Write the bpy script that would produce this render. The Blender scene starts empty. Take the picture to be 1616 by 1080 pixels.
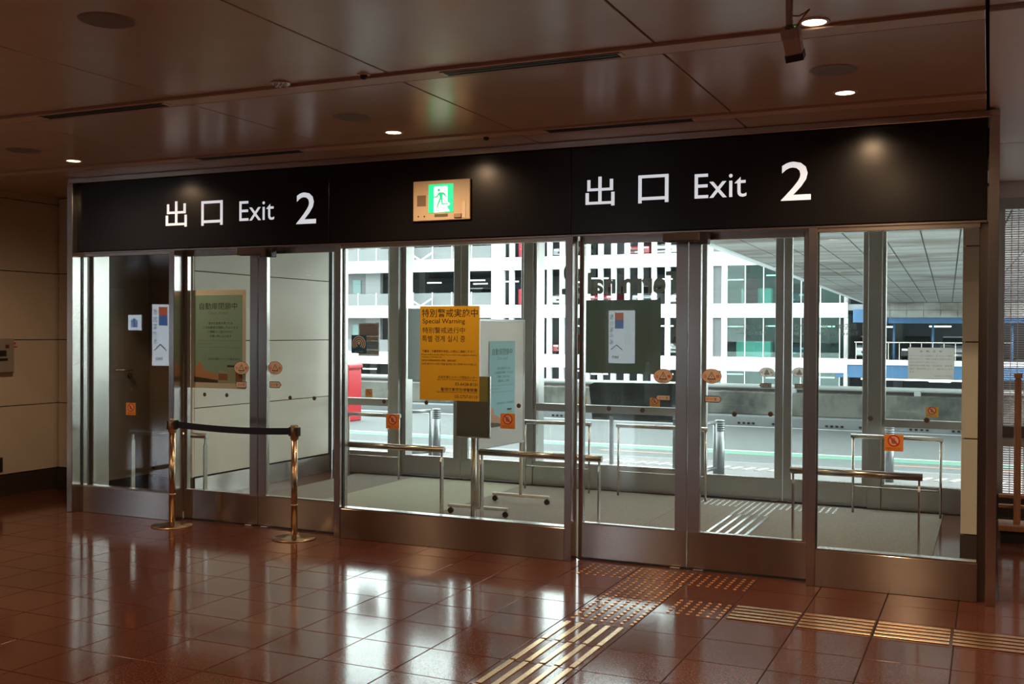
import bpy, bmesh, math, random
from mathutils import Vector, Matrix
random.seed(7)
scene = bpy.context.scene
col = scene.collection
PI = math.pi

# ------------------------------------------------------------------ camera
F_PX, YAW, PITCH, ROLL, CAM_Y, CAM_Z = 1660.0, math.radians(24.42), math.radians(-.535), math.radians(.31), -6.8606, 1.60
fw = Vector((-math.sin(YAW)*math.cos(PITCH), math.cos(YAW)*math.cos(PITCH), math.sin(PITCH)))
r0 = Vector((math.cos(YAW), math.sin(YAW), 0)); u0 = r0.cross(fw)
rt = r0*math.cos(ROLL) + u0*math.sin(ROLL); up = rt.cross(fw)
cam_d = bpy.data.cameras.new('camera'); cam = bpy.data.objects.new('camera', cam_d); col.objects.link(cam)
cam_d.sensor_width = 36; cam_d.lens = F_PX/1616*36; cam_d.clip_end = 500; cam_d.clip_start = .05
m = Matrix((rt, up, -fw)).transposed().to_4x4(); m.translation = (0, CAM_Y, CAM_Z); cam.matrix_world = m
scene.camera = cam
def proj(x, y, z):
    d = Vector((x, y-CAM_Y, z-CAM_Z)); w = d.dot(fw)
    if w < .1: return None
    return 808+F_PX*d.dot(rt)/w, 540-F_PX*d.dot(up)/w

# ------------------------------------------------------------------ sky (overcast) and exposure
SKY = 6.6
world = bpy.data.worlds.new('overcast_sky'); scene.world = world; world.use_nodes = True
bg = world.node_tree.nodes['Background']; bg.inputs[0].default_value = (.93, .97, 1, 1); bg.inputs[1].default_value = SKY
vs = scene.view_settings; vs.view_transform = 'Standard'; vs.look = 'None'; vs.exposure = 0; vs.gamma = 1; vs.use_curve_mapping = False
scene.cycles.transparent_max_bounces = 32; scene.cycles.max_bounces = 10; scene.cycles.diffuse_bounces = 5; scene.cycles.glossy_bounces = 6
scene.cycles.sample_clamp_indirect = 6
LAMP = 1.9          # lobby downlight level
WARM = (1, .65, .38)

# ------------------------------------------------------------------ materials
MAT = {}
def mat(name, c, rough=.5, metal=0, spec=.5, emit=None, es=1, aniso=0, arot=0, coat=0):
    if name in MAT: return MAT[name]
    m = bpy.data.materials.new(name); m.use_nodes = True; MAT[name] = m
    b = m.node_tree.nodes['Principled BSDF']
    b.inputs['Base Color'].default_value = (*c, 1); b.inputs['Roughness'].default_value = rough
    b.inputs['Metallic'].default_value = metal; b.inputs['Specular IOR Level'].default_value = spec
    b.inputs['Anisotropic'].default_value = aniso; b.inputs['Anisotropic Rotation'].default_value = arot
    b.inputs['Coat Weight'].default_value = coat
    if emit: b.inputs['Emission Color'].default_value = (*emit, 1); b.inputs['Emission Strength'].default_value = es
    return m
def nodes(m): return m.node_tree.nodes, m.node_tree.links, m.node_tree.nodes['Principled BSDF']
def noise_color(m, stops, scale, detail=4, stretch=(1, 1, 1), kind='noise', rough=.6, obj_rand=0, coord='Object'):
    n, l, b = nodes(m)
    tc = n.new('ShaderNodeTexCoord'); mp = n.new('ShaderNodeMapping'); mp.inputs['Scale'].default_value = stretch
    l.new(tc.outputs[coord], mp.inputs[0])
    if kind == 'noise':
        t = n.new('ShaderNodeTexNoise'); t.inputs['Scale'].default_value = scale; t.inputs['Detail'].default_value = detail; t.inputs['Roughness'].default_value = rough; out = t.outputs[0]
    else:
        t = n.new('ShaderNodeTexVoronoi'); t.inputs['Scale'].default_value = scale; out = t.outputs['Color']
    l.new(mp.outputs[0], t.inputs['Vector'])
    cr = n.new('ShaderNodeValToRGB'); e = cr.color_ramp.elements
    while len(e) < len(stops): e.new(.5)
    for el, (p, c) in zip(e, stops): el.position = p; el.color = (*c, 1)
    l.new(out, cr.inputs[0]); res = cr.outputs[0]
    if obj_rand:
        oi = n.new('ShaderNodeObjectInfo'); mr = n.new('ShaderNodeMapRange'); mr.inputs[3].default_value = 1-obj_rand; mr.inputs[4].default_value = 1+obj_rand
        l.new(oi.outputs['Random'], mr.inputs[0])
        mx = n.new('ShaderNodeMix'); mx.data_type = 'RGBA'; mx.blend_type = 'MULTIPLY'; mx.inputs[0].default_value = 1
        l.new(res, mx.inputs[6]); l.new(mr.outputs[0], mx.inputs[7]); res = mx.outputs[2]
    l.new(res, b.inputs['Base Color'])
    return m
def add_bump(m, scale, strength, stretch=(1, 1, 1), dist=.002, detail=3):
    n, l, b = nodes(m)
    tc = n.new('ShaderNodeTexCoord'); mp = n.new('ShaderNodeMapping'); mp.inputs['Scale'].default_value = stretch
    t = n.new('ShaderNodeTexNoise'); t.inputs['Scale'].default_value = scale; t.inputs['Detail'].default_value = detail
    bp = n.new('ShaderNodeBump'); bp.inputs['Strength'].default_value = strength; bp.inputs['Distance'].default_value = dist
    l.new(tc.outputs['Object'], mp.inputs[0]); l.new(mp.outputs[0], t.inputs['Vector']); l.new(t.outputs[0], bp.inputs['Height']); l.new(bp.outputs[0], b.inputs['Normal'])
    return m
def glass_mat(name, tint=(.95, .98, .965), ior=1.5, rough=0, boost=1.0):
    m = bpy.data.materials.new(name); m.use_nodes = True; MAT[name] = m
    n, l = m.node_tree.nodes, m.node_tree.links
    n.remove(n['Principled BSDF'])
    g = n.new('ShaderNodeNewGeometry'); mr = n.new('ShaderNodeMapRange'); mr.inputs[3].default_value = ior; mr.inputs[4].default_value = 1/ior
    l.new(g.outputs['Backfacing'], mr.inputs[0])          # same index on both faces of the pane
    fr = n.new('ShaderNodeFresnel'); l.new(mr.outputs[0], fr.inputs['IOR'])
    tr = n.new('ShaderNodeBsdfTransparent'); tr.inputs[0].default_value = (*tint, 1)
    gl = n.new('ShaderNodeBsdfGlossy'); gl.inputs['Roughness'].default_value = rough
    mx = n.new('ShaderNodeMixShader'); l.new(fr.outputs[0], mx.inputs[0]); l.new(tr.outputs[0], mx.inputs[1]); l.new(gl.outputs[0], mx.inputs[2])
    l.new(mx.outputs[0], n['Material Output'].inputs[0])
    return m
granite = mat('red_granite', (.2, .06, .035), .11, spec=.5)
noise_color(granite, [(.3, (.028, .012, .009)), (.46, (.105, .034, .022)), (.6, (.16, .056, .036)), (.75, (.22, .10, .07))], 110, 4, obj_rand=.10)
granite_far = mat('red_granite_far', (.2, .06, .035), .11)
noise_color(granite_far, [(.3, (.03, .012, .009)), (.5, (.12, .04, .025)), (.75, (.2, .085, .06))], 90, 3)
grout = mat('grout', (.02, .014, .011), .9)
ceil_m = mat('ceiling_panel_enamel', (.55, .40, .31), .25, spec=.55)
noise_color(ceil_m, [(.3, (.53, .385, .295)), (.7, (.57, .415, .325))], 3, 2)
ceil_edge = mat('ceiling_strip_enamel', (.60, .43, .33), .4)
ceil_w = mat('ceiling_white_and_daylit', (.74, .71, .67), .4)
black_gap = mat('joint_black', (.012, .01, .009), .8)
beige = mat('beige_wall_panel', (.70, .65, .55), .45)
noise_color(beige, [(.3, (.68, .63, .535)), (.7, (.73, .68, .58))], 2.5, 3)
base_dark = mat('dark_baseboard', (.06, .045, .035), .35)
steel = mat('brushed_steel_upright', (.60, .57, .54), .26, 1, aniso=.55)
add_bump(steel, 60, .05, (8, 8, .05), .001)
steel_h = mat('brushed_steel_plate', (.52, .48, .44), .23, 1, aniso=1, arot=.25)
steel_s = mat('satin_steel_tube', (.62, .58, .53), .25, 1)
steel_dk = mat('dark_steel', (.16, .14, .13), .35, 1)
rubber = mat('black_rubber', (.015, .015, .015), .6)
plastic_dk = mat('dark_plastic', (.03, .028, .026), .4)
plastic_lt = mat('grey_plastic', (.42, .42, .41), .45)
header_m = mat('black_glass_panel', (.008, .008, .009), .22, spec=.5)
letter_m = mat('lit_letter', (.8, .82, .86), .4, emit=(.86, .92, 1), es=.62)
glass = glass_mat('clear_glass')
glass_o = glass_mat('clear_glass_outer', (.93, .975, .96))
brass = mat('brass_stud', (.78, .50, .27), .22, 1)
chrome = mat('bright_steel_stud', (.8, .8, .8), .2, 1)
gold = mat('polished_brass_tone_steel', (.66, .50, .33), .2, 1)
belt_m = mat('navy_belt_webbing', (.012, .018, .045), .8)
white_p = mat('white_paper', (.80, .80, .78), .6)
def paper(name, c, tr=.45):
    m = mat(name, c, .6); n, l, b = nodes(m); t = n.new('ShaderNodeBsdfTranslucent'); t.inputs[0].default_value = (*c, 1)
    x = n.new('ShaderNodeMixShader'); x.inputs[0].default_value = tr; l.new(b.outputs[0], x.inputs[1]); l.new(t.outputs[0], x.inputs[2]); l.new(x.outputs[0], n['Material Output'].inputs[0]); return m
ink = mat('black_ink', (.02, .02, .02), .6)
ink_grey = mat('grey_ink', (.25, .25, .25), .6)

# ------------------------------------------------------------------ mesh helpers
WO = {}
def reg(o, parent, loc):
    col.objects.link(o); loc = Vector(loc); WO[o] = loc
    if parent is not None: o.parent = parent; o.location = loc-WO[parent]
    else: o.location = loc
    return o
def tag(o, label=None, cat=None, group=None, kind=None):
    if label: o['label'] = label
    if cat: o['category'] = cat
    if group: o['group'] = group
    if kind: o['kind'] = kind
    return o
def empty(name, loc, label=None, cat=None, group=None, kind=None):
    o = bpy.data.objects.new(name, None); o.empty_display_size = .1
    return tag(reg(o, None, loc), label, cat, group, kind)
class MB:
    def __init__(s): s.v = []; s.f = []; s.smooth = []
    def add(s, v, f, smooth=False):
        o = len(s.v); s.v += [Vector(p) for p in v]; s.f += [tuple(i+o for i in q) for q in f]; s.smooth += [smooth]*len(f); return s
    def box(s, x0, x1, y0, y1, z0, z1):
        return s.add([(x0,y0,z0),(x1,y0,z0),(x1,y1,z0),(x0,y1,z0),(x0,y0,z1),(x1,y0,z1),(x1,y1,z1),(x0,y1,z1)],
                     [(0,3,2,1),(4,5,6,7),(0,1,5,4),(1,2,6,5),(2,3,7,6),(3,0,4,7)])
    def bbox(s, x0, x1, y0, y1, z0, z1, b):
        """box with every edge bevelled by b"""
        v, f = BEV(x1-x0, y1-y0, z1-z0, b); c = Vector(((x0+x1)/2, (y0+y1)/2, (z0+z1)/2))
        return s.add([p+c for p in v], f)
    def cyl(s, p0, p1, r, r1=None, n=16, cap=True):
        p0, p1 = Vector(p0), Vector(p1); r1 = r if r1 is None else r1; d = (p1-p0).normalized()
        a = d.orthogonal().normalized(); b = d.cross(a); o = len(s.v)
        for p, q in ((p0, r), (p1, r1)):
            for i in range(n):
                t = 2*PI*i/n; s.v.append(p+(a*math.cos(t)+b*math.sin(t))*q)
        for i in range(n): s.f.append((o+i, o+(i+1) % n, o+n+(i+1) % n, o+n+i)); s.smooth.append(True)
        if cap:
            s.f.append(tuple(o+i for i in reversed(range(n)))); s.f.append(tuple(o+n+i for i in range(n))); s.smooth += [False, False]
        return s
    def lathe(s, prof, c, n=32):
        c = Vector(c); o = len(s.v); k = len(prof)
        for r, z in prof:
            for i in range(n): t = 2*PI*i/n; s.v.append(c+Vector((r*math.cos(t), r*math.sin(t), z)))
        for j in range(k-1):
            for i in range(n): s.f.append((o+j*n+i, o+j*n+(i+1) % n, o+(j+1)*n+(i+1) % n, o+(j+1)*n+i)); s.smooth.append(True)
        s.f.append(tuple(o+i for i in reversed(range(n)))); s.f.append(tuple(o+(k-1)*n+i for i in range(n))); s.smooth += [False, False]
        return s
    def tube(s, pts, r, n=8):
        for a, b in zip(pts[:-1], pts[1:]): s.cyl(a, b, r, n=n)
        return s
    def prism(s, poly, fr, t0, t1):
        """polygon (s,t) in frame fr pulled from t0 to t1 along the normal"""
        o = len(s.v); n = len(poly)
        for t in (t0, t1):
            for p in poly: s.v.append(fr(p[0], p[1], t))
        s.f.append(tuple(o+i for i in reversed(range(n)))); s.f.append(tuple(o+n+i for i in range(n)))
        for i in range(n): s.f.append((o+i, o+(i+1) % n, o+n+(i+1) % n, o+n+i))
        s.smooth += [False]*(n+2); return s
    def build(s, name, m, parent=None, **kw):
        lo = Vector([min(v[i] for v in s.v) for i in range(3)]); hi = Vector([max(v[i] for v in s.v) for i in range(3)])
        org = Vector(((lo.x+hi.x)/2, (lo.y+hi.y)/2, lo.z))
        me = bpy.data.meshes.new(name); me.from_pydata([v-org for v in s.v], [], s.f)
        me.polygons.foreach_set('use_smooth', s.smooth); me.materials.append(m)
        bm = bmesh.new(); bm.from_mesh(me); bmesh.ops.recalc_face_normals(bm, faces=bm.faces); bm.to_mesh(me); bm.free(); me.update()
        return tag(reg(bpy.data.objects.new(name, me), parent, org), **kw)
_bev = {}
def BEV(sx, sy, sz, b):
    k = (round(sx, 4), round(sy, 4), round(sz, 4), b)
    if k not in _bev:
        bm = bmesh.new(); bmesh.ops.create_cube(bm, size=1)
        for v in bm.verts: v.co.x *= sx; v.co.y *= sy; v.co.z *= sz
        bmesh.ops.bevel(bm, geom=bm.edges[:], offset=b, segments=1, affect='EDGES')
        bm.verts.index_update(); _bev[k] = ([v.co.copy() for v in bm.verts], [tuple(v.index for v in f.verts) for f in bm.faces]); bm.free()
    return _bev[k]
def box(name, x0, x1, y0, y1, z0, z1, m, parent=None, b=0, **kw):
    mb = MB(); mb.bbox(x0, x1, y0, y1, z0, z1, b) if b else mb.box(x0, x1, y0, y1, z0, z1)
    return mb.build(name, m, parent, **kw)
_shared = {}
def piece(name, key, sx, sy, sz, b, m, loc, parent, **kw):
    """one of many alike boxes, sharing mesh data; loc = centre"""
    k = (key, round(sx, 4), round(sy, 4), round(sz, 4), m.name)
    if k not in _shared:
        v, f = BEV(sx, sy, sz, b); me = bpy.data.meshes.new(name); me.from_pydata([tuple(p) for p in v], [], f); me.materials.append(m); _shared[k] = me
    return tag(reg(bpy.data.objects.new(name, _shared[k]), parent, loc), **kw)
def copy_tree(o, off, parent=None):
    c = o.copy(); col.objects.link(c); WO[c] = WO[o]+off; c.parent = parent
    if parent is None: c.location = o.location+off
    for ch in list(o.children): copy_tree(ch, off, c)
    return c
def Frame(org, sd, td):
    org, sd, td = Vector(org), Vector(sd).normalized(), Vector(td).normalized(); nd = sd.cross(td)
    return lambda s, t, n=0: org+sd*s+td*t+nd*n
def front(x, y, z): return Frame((x, y, z), (1, 0, 0), (0, 0, 1))     # faces the lobby (-Y)
def rear(x, y, z): return Frame((x, y, z), (-1, 0, 0), (0, 0, 1))     # faces the street (+Y)
def rect(x0, y0, x1, y1): return [(x0, y0), (x1, y0), (x1, y1), (x0, y1)]
def ellipse(cx, cy, a, b, n=28): return [(cx+a*math.cos(2*PI*i/n), cy+b*math.sin(2*PI*i/n)) for i in range(n)]
def flat(name, poly, fr, n0, m, parent, th=.0004, **kw):
    return MB().prism(poly, fr, n0, n0+th).build(name, m, parent, **kw)
_txt = {}
def glyphs(body, bold):
    k = (body, bold)
    if k not in _txt:
        c = bpy.data.curves.new('t', 'FONT'); c.body = body; c.resolution_u = 3; c.offset = bold
        o = bpy.data.objects.new('t', c); me = o.to_mesh()
        V = [(v.co.x, v.co.y) for v in me.vertices]; P = [tuple(p.vertices) for p in me.polygons]; o.to_mesh_clear()
        bpy.data.objects.remove(o); bpy.data.curves.remove(c)
        xs = [a for a, b in V]; ys = [b for a, b in V]; _txt[k] = (V, P, min(xs), max(xs), min(ys), max(ys))
    return _txt[k]
def text(name, body, fr, x0, y0, x1, y1, n, m, parent, bold=0, mode='fit', th=0, **kw):
    """lettering squeezed into the box (x0,y0)-(x1,y1) of the frame, lying n above it"""
    V, P, a, b, c, d = glyphs(body, bold)
    sx = (x1-x0)/(b-a); sy = (y1-y0)/(d-c)
    if mode == 'left': sx = min(sx, sy)
    mb = MB(); pts = [(x0+(p[0]-a)*sx, y0+(p[1]-c)*sy) for p in V]
    mb.add([fr(p[0], p[1], n+th) for p in pts], P)
    lo = MB(); lo.v, lo.f, lo.smooth = mb.v, mb.f, mb.smooth
    me = bpy.data.meshes.new(name); org = sum(mb.v, Vector())/len(mb.v)
    me.from_pydata([v-org for v in mb.v], [], mb.f); me.materials.append(m)
    return tag(reg(bpy.data.objects.new(name, me), parent, org), **kw)

# ================================================================== THE SETTING
# ---- floor: slab with recessed joints, each tile in view its own piece
floor = box('floor', -26, 14, -26, 3.34, -.3, -.004, grout, kind='structure', label='polished red granite tile floor of the lobby')
PX, PY, X0, Y0 = .40, .385, -.555, -1.05
far_tiles = MB()
for i in range(-22, 20):
    for j in range(-14, 12):
        xa, xb, ya, yb = X0+i*PX, X0+(i+1)*PX, Y0+j*PY, Y0+(j+1)*PY
        if xb < -8.62: continue
        if ya > .0 and -7.4 < (xa+xb)/2 < .0: continue
        if ya > .7 and xa < -6: continue
        if yb > 3.3: continue
        if xa < .06 and ya >= 0 and xa > -1: xa = .06
        c = [proj(x, y, 0) for x in (xa, xb) for y in (ya, yb)]
        vis = any(p and -15 < p[0] < 1631 and 740 < p[1] < 1095 for p in c)
        if vis: piece('floor_tile', 'tile', xb-xa-.007, yb-ya-.007, .02, .0008, granite, ((xa+xb)/2, (ya+yb)/2, -.01), floor)
        elif j > -8 and i < 8: far_tiles.box(xa+.0025, xb-.0025, ya+.0025, yb-.0025, -.0035, 0)
far_tiles.box(-26, 14, -26, Y0-7*PY-.0025, -.0035, 0).box(X0+8*PX, 14, Y0-7*PY, 3.3, -.0035, 0).box(-26, -8.66, Y0-7*PY, .9, -.0035, 0)
far_tiles.build('floor_tiles_beyond', granite_far, floor, kind='stuff')

# ---- ceiling: three stepped rows of metal panels with strips between them
ceiling = box('ceiling', -26, 14, -26, 3.3, 3.0, 3.3, black_gap, kind='structure', label='stepped ceiling of glossy beige metal panels')
XJ = [-8.665+1.445*k for k in range(6)] + [-.022]
def crow(y0, y1, z, xs, m, g=.006):
    for a, b in zip(xs[:-1], xs[1:]):
        piece('ceiling_panel', 'cp', b-a-2*g, y1-y0-2*g, .04, .002, m, ((a+b)/2, (y0+y1)/2, z+.02), ceiling)
crow(-5.10, -2.09, 2.957, XJ, ceil_m); crow(-1.95, -.50, 2.942, XJ, ceil_m); crow(-.38, .035, 2.927, XJ[1:], ceil_m)
crow(-.38, .95, 2.927, XJ[:2], ceil_m)
box('ceiling_strip', XJ[0], -.028, -2.085, -1.95, 2.942, 2.985, ceil_edge, ceiling, b=.002)
box('ceiling_strip', XJ[0], -.028, -.495, -.38, 2.927, 2.985, ceil_edge, ceiling, b=.002)
XR = [-.018, 1.44, 2.88, 4.33, 5.77]
crow(-5.1, -2.09, 2.957, XR, ceil_m); crow(-2.06, 1.28, 2.942, XR, ceil_w); crow(1.29, 3.28, 2.942, XR, ceil_w)  # whiter panels hold the hallway window's daylight in their colour
rest = MB().box(-26, 14, -26, -5.11, 2.957, 3.02).box(5.8, 14, -5.1, 3.29, 2.957, 3.02).box(-26, -8.67, -5.1, .9, 2.957, 3.02)
rest.build('ceiling_panels_beyond', ceil_m, ceiling, kind='stuff')

# ---- walls with panels
def wall_panels(parent, plane, at, a_list, zs, m, th=.02, g=.004):
    for a0, a1 in zip(a_list[:-1], a_list[1:]):
        for z0, z1 in zip(zs[:-1], zs[1:]):
            w, h = a1-a0-2*g, z1-z0-2*g
            if plane == 'x': piece('wall_panel', 'wp', th, w, h, .0015, m, (at, (a0+a1)/2, (z0+z1)/2), parent)
            else: piece('wall_panel', 'wq', w, th, h, .0015, m, ((a0+a1)/2, at, (z0+z1)/2), parent)
ZS = [.205, .86, 1.50, 2.165, 2.86]
wl = box('wall_left', -8.9, -8.62, -1.2, 1.2, 0, 3.0, black_gap, kind='structure', label='beige panelled side wall of the lobby')
wall_panels(wl, 'x', -8.61, [-1.2, 0, .985], ZS, beige)
box('baseboard_left', -8.62, -8.595, -1.2, .985, 0, .2, base_dark, kind='structure')
box('wall_panel_strip', -8.62, -8.60, -1.2, .985, 2.864, 2.93, beige, wl)
brown_p = mat('brown_panel', (.17, .12, .08), .35)
wb = box('wall_back', -8.62, -6.88, .965, 1.2, 0, 3.0, black_gap, kind='structure', label='beige panelled wall facing the lobby beside the vestibule')
wall_panels(wb, 'y', .955, [-8.59, -7.49], ZS[:-1]+[2.925], beige); wall_panels(wb, 'y', .955, [-7.40, -6.90], [.205, 2.6], brown_p)
box('baseboard_back', -8.59, -7.47, .935, .965, 0, .2, base_dark, kind='structure')
box('baseboard_vestibule', -7.39, -6.865, .935, .965, 0, .2, base_dark, kind='structure')
wr = box('wall_return', -7.47, -7.41, .06, .96, 0, 3.0, black_gap, kind='structure', label='short beige return wall closing the vestibule side')
wall_panels(wr, 'x', -7.40, [.36, .945], [.205, 2.6], brown_p)
wall_panels(wr, 'x', -7.48, [.06, .945], ZS[:-1]+[2.925], beige)
wv = box('wall_vestibule_left', -7.1, -6.885, 1.2, 3.3, 0, 2.66, black_gap, kind='structure', label='pale beige panelled wall inside the vestibule')
wall_panels(wv, 'x', -6.872, [.97, 3.2], ZS[:-1]+[2.64], beige)
MB().box(-6.89, -6.845, .966, 3.2, 0, .195).build('baseboard_vestibule_left', steel_h, kind='structure')
for y in (.968,): box('corner_strip', -6.897, -6.86, .945, .966, .205, 2.62, beige, wv)
ws = box('wall_vestibule_right', -.15, .03, .91, 3.3, 0, 2.66, black_gap, kind='structure', label='beige end wall at the right of the vestibule')
wall_panels(ws, 'y', .90, [-.172, .03], [.245, .895, 1.55, 2.2, 2.6], beige); wall_panels(ws, 'x', -.16, [.91, 1.7, 2.5, 3.25], [.245, .895, 1.55, 2.2, 2.6], beige)
wall_panels(ws, 'x', .04, [.91, 1.7, 2.5, 3.25], [.245, .895, 1.55, 2.2, 2.93], beige)
box('baseboard_vestibule_right', -.172, .03, .885, .91, 0, .24, base_dark, kind='structure')
box('wall_lobby_rear', -26, 14, -26.3, -26, -.3, 3.3, beige, kind='structure')
box('wall_lobby_west', -26.3, -26, -26, -1.2, -.3, 3.3, beige, kind='structure')
box('wall_lobby_east', 14, 14.3, -26, 3.3, -.3, 3.3, beige, kind='structure')
box('wall_lobby_front', -26, -8.62, -1.4, -1.2, -.3, 3.3, beige, kind='structure')
# outer shell of the terminal, over the street doors
con_w = mat('terminal_cladding', (.55, .55, .54), .6)
sh = MB().box(-26, 20, 3.3, 3.6, 2.96, 12).box(-26, -6.93, 3.3, 3.6, -.3, 2.96).box(-6.93, .06, 3.2, 3.6, 2.66, 2.96).box(-.17, .05, 3.3, 3.42, 0, 2.96).box(-26, 20, -26, 3.3, 3.32, 3.6)
sh.build('wall_terminal_front', con_w, kind='structure')
vest_c = box('ceiling_vestibule', -7.4, .03, .31, 3.2, 2.62, 2.70, ceil_w, kind='structure', label='white ceiling of the vestibule')

# ---- vestibule floor: granite margin, three mats
fv = box('floor_vestibule', -7.38, .02, .06, 3.3, -.3, -.002, granite_far, kind='structure', label='glossy stone margin of the vestibule floor')
carpet_a = mat('brown_mat', (.15, .125, .10), .95, spec=.2); noise_color(carpet_a, [(.3, (.16, .138, .112)), (.7, (.29, .25, .205))], 90, 3)
carpet_b = mat('olive_mat', (.27, .255, .185), .95, spec=.2); noise_color(carpet_b, [(.3, (.28, .27, .20)), (.7, (.38, .365, .275))], 90, 3)
for x0, x1, m_, lb in ((-6.45, -5.74, carpet_a, 'brown entrance mat strip along the stainless baseboard'), (-5.738, -4.42, carpet_b, 'olive entrance mat running between the first pair of doors'),
                      (-4.418, -2.60, carpet_a, 'brown entrance mat under the rolling whiteboard'), (-2.598, -.36, carpet_a, 'brown entrance mat with steel tactile bars')):
    box('entrance_mat', x0, x1, .13, 3.18, -.002, .006, m_, b=.002, label=lb, cat='mat')

# ================================================================== INNER GLAZED FRONT
def post(n, x0, x1, y0, y1, z1, m=steel, lab=None):
    p = box('trim_%d' % n, x0, x1, y0, y1, 0, z1, m, b=.003, kind='structure')
    if lab: p['label'] = lab
    return p
ZH = 2.275
post(1, -7.370, -7.305, -.075, .095, 2.88, steel, 'stainless end post of the glazed front beside the beige wall')
post(2, -7.395, -7.305, .165, .35, 2.62, steel, 'stainless jamb behind the end bay')
box('trim_3', -7.39, -7.335, .095, .165, 0, 2.62, steel_dk, kind='structure')
post(5, -6.273, -6.215, -.015, .098, ZH, steel, 'stainless post between window and sliding door')
post(7, -4.620, -4.566, -.015, .098, ZH, steel, 'stainless post between the belt barrier doors and the wide bay')
post(9, -2.702, -2.648, -.015, .098, ZH, steel, 'stainless post between the wide bay and the tactile paving doors')
post(11, -1.050, -.996, -.015, .098, ZH, steel, 'stainless post between the tactile paving doors and the last bay')
post(12, -.012, .045, -.075, .095, 2.88, steel, 'stainless end post by the hallway window')
box('trim_13', -.055, -.012, .02, .10, 0, ZH, steel_dk, kind='structure')
MB().bbox(-7.375, .046, -.06, .30, 2.882, 2.925, .003).build('trim_14', steel_s, kind='structure', label='stainless cap strip above the black sign band')
MB().box(-7.36, -.02, .0, .30, 2.285, 2.88).build('trim_15', black_gap, kind='structure')
MB().bbox(-7.36, -.02, -.012, .30, 2.268, 2.284, .003).build('trim_16', steel_s, kind='structure', label='thin steel edge under the sign band')
MB().box(-7.40, .03, .05, .31, 2.926, 3.0).build('trim_17', black_gap, kind='structure')

def fixed_window(n, x0, x1, y, ztop, kick, lab, mid=None, gm=glass, inset=.006, fm=steel_h):
    e = empty('window_%d' % n, ((x0+x1)/2, y, 0), lab, None, None, 'structure')
    MB().bbox(x0, x1, y-.03, y+.05, 0, kick, .003).build('kick_plate', fm, e)
    MB().bbox(x0, x1, y-.02, y+.045, ztop-.035, ztop, .003).build('top_rail', steel_s if fm is steel_h else fm, e)
    for a, b in ((x0, x0+inset), (x1-inset, x1)): MB().bbox(a, b, y+(.0 if inset < .01 else -.02), y+(.028 if inset < .01 else .045), kick, ztop-.035, .001).build('side_rail', steel if inset > .01 else rubber, e)
    MB().box(x0+inset, x1-inset, y-.028, y+.048, kick, kick+.010).build('glazing_bead', steel, e)
    if mid:
        MB().bbox(x0+inset, x1-inset, y-.02, y+.045, mid[0], mid[1], .003).build('mid_rail', fm, e)
        for a, b in ((kick+.01, mid[0]), (mid[1], ztop-.035)): MB().box(x0+inset, x1-inset, y+.01, y+.018, a, b).build('glass_pane', gm, e)
    else: MB().box(x0+inset, x1-inset, y+.01, y+.018, kick+.01, ztop-.035).build('glass_pane', gm, e)
    return e
fixed_window(1, -7.305, -6.273, .02, ZH, .228, 'fixed glass bay at the end of the front beside the beige wall')
fixed_window(2, -4.566, -2.702, .02, ZH, .228, 'wide fixed glass bay carrying the yellow warning poster')
fixed_window(3, -.996, -.055, .02, ZH, .232, 'fixed glass bay beside the hallway window')

def sliding_door(n, x0, xm, x1, y, ztop, kick, lab, gm=glass, st=.082, fm=steel_h, side=.035):
    e = empty('door_%d' % n, (xm, y, 0), lab, None, None, 'structure')
    for a, b, sa, sb in ((x0, xm-.003, side, st), (xm+.003, x1, st, side)):
        f = MB(); f.bbox(a+sa, b-sb, y+.004, y+.041, ztop-.05, ztop, .002)
        f.bbox(a, a+sa, y, y+.045, kick, ztop, .003).bbox(b-sb, b, y, y+.045, kick, ztop, .003)
        lf = f.build('door_leaf', steel if fm is steel_h else fm, e)
        MB().bbox(a, b, y, y+.045, .012, kick, .003).build('kick_plate', fm, lf)
        MB().box(a+sa, b-sb, y+.018, y+.026, kick, ztop-.05).build('glass_pane', gm, lf)
        MB().box(a+sa, b-sb, y-.001, y+.046, kick, kick+.008).build('glazing_bead', steel, lf)
    MB().box(x0, x1, y-.004, y+.06, 0, .005).build('floor_track', black_gap, e)
    for d in (-.11, .05): MB().bbox(xm+d, xm+d+.07, y-.03, y-.004, 0, .012, .002).build('floor_guide', steel, e)
    return e
sliding_door(1, -6.21, -5.437, -4.63, .10, ZH, .25, 'pair of sliding glass doors behind the belt barrier')
sliding_door(2, -2.640, -1.855, -1.060, .10, ZH, .252, 'pair of sliding glass doors at the tactile paving')

# ================================================================== OUTER GLAZED FRONT
OY = 3.28; ZO = 2.64
steel_o = mat('brushed_steel_outer', (.50, .49, .47), .34, 1, aniso=.4)
def opost(n, x0, x1, y0=OY-.05, y1=OY+.08, m=steel_o): return box('trim_%d' % n, x0, x1, y0, y1, 0, ZO, m, b=.003, kind='structure')
fixed_window(4, -6.845, -6.087, OY, ZO, .243, 'fixed street window with mid rail beside the red post box', (.765, .845), glass_o, .03, steel_o)
opost(20, -6.087, -5.965, OY-.05, OY+.27)
sliding_door(3, -5.960, -5.225, -4.46, OY+.02, ZO, .222, 'pair of sliding street doors behind the yellow warning poster', glass_o, .085, steel_o, .05)
opost(22, -4.455, -4.345, OY-.05, OY+.27)
fixed_window(5, -4.345, -2.68, OY, ZO, .247, 'fixed street window with mid rail and mirrored grey lettering', (.78, .858), glass_o, .03, steel_o)
opost(24, -2.68, -2.578, OY-.05, OY+.32)
sliding_door(4, -2.572, -1.782, -1.015, OY+.02, ZO, .212, 'pair of sliding street doors at the steel tactile bars', glass_o, .075, steel_o, .05)
opost(26, -1.012, -.891)
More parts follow.
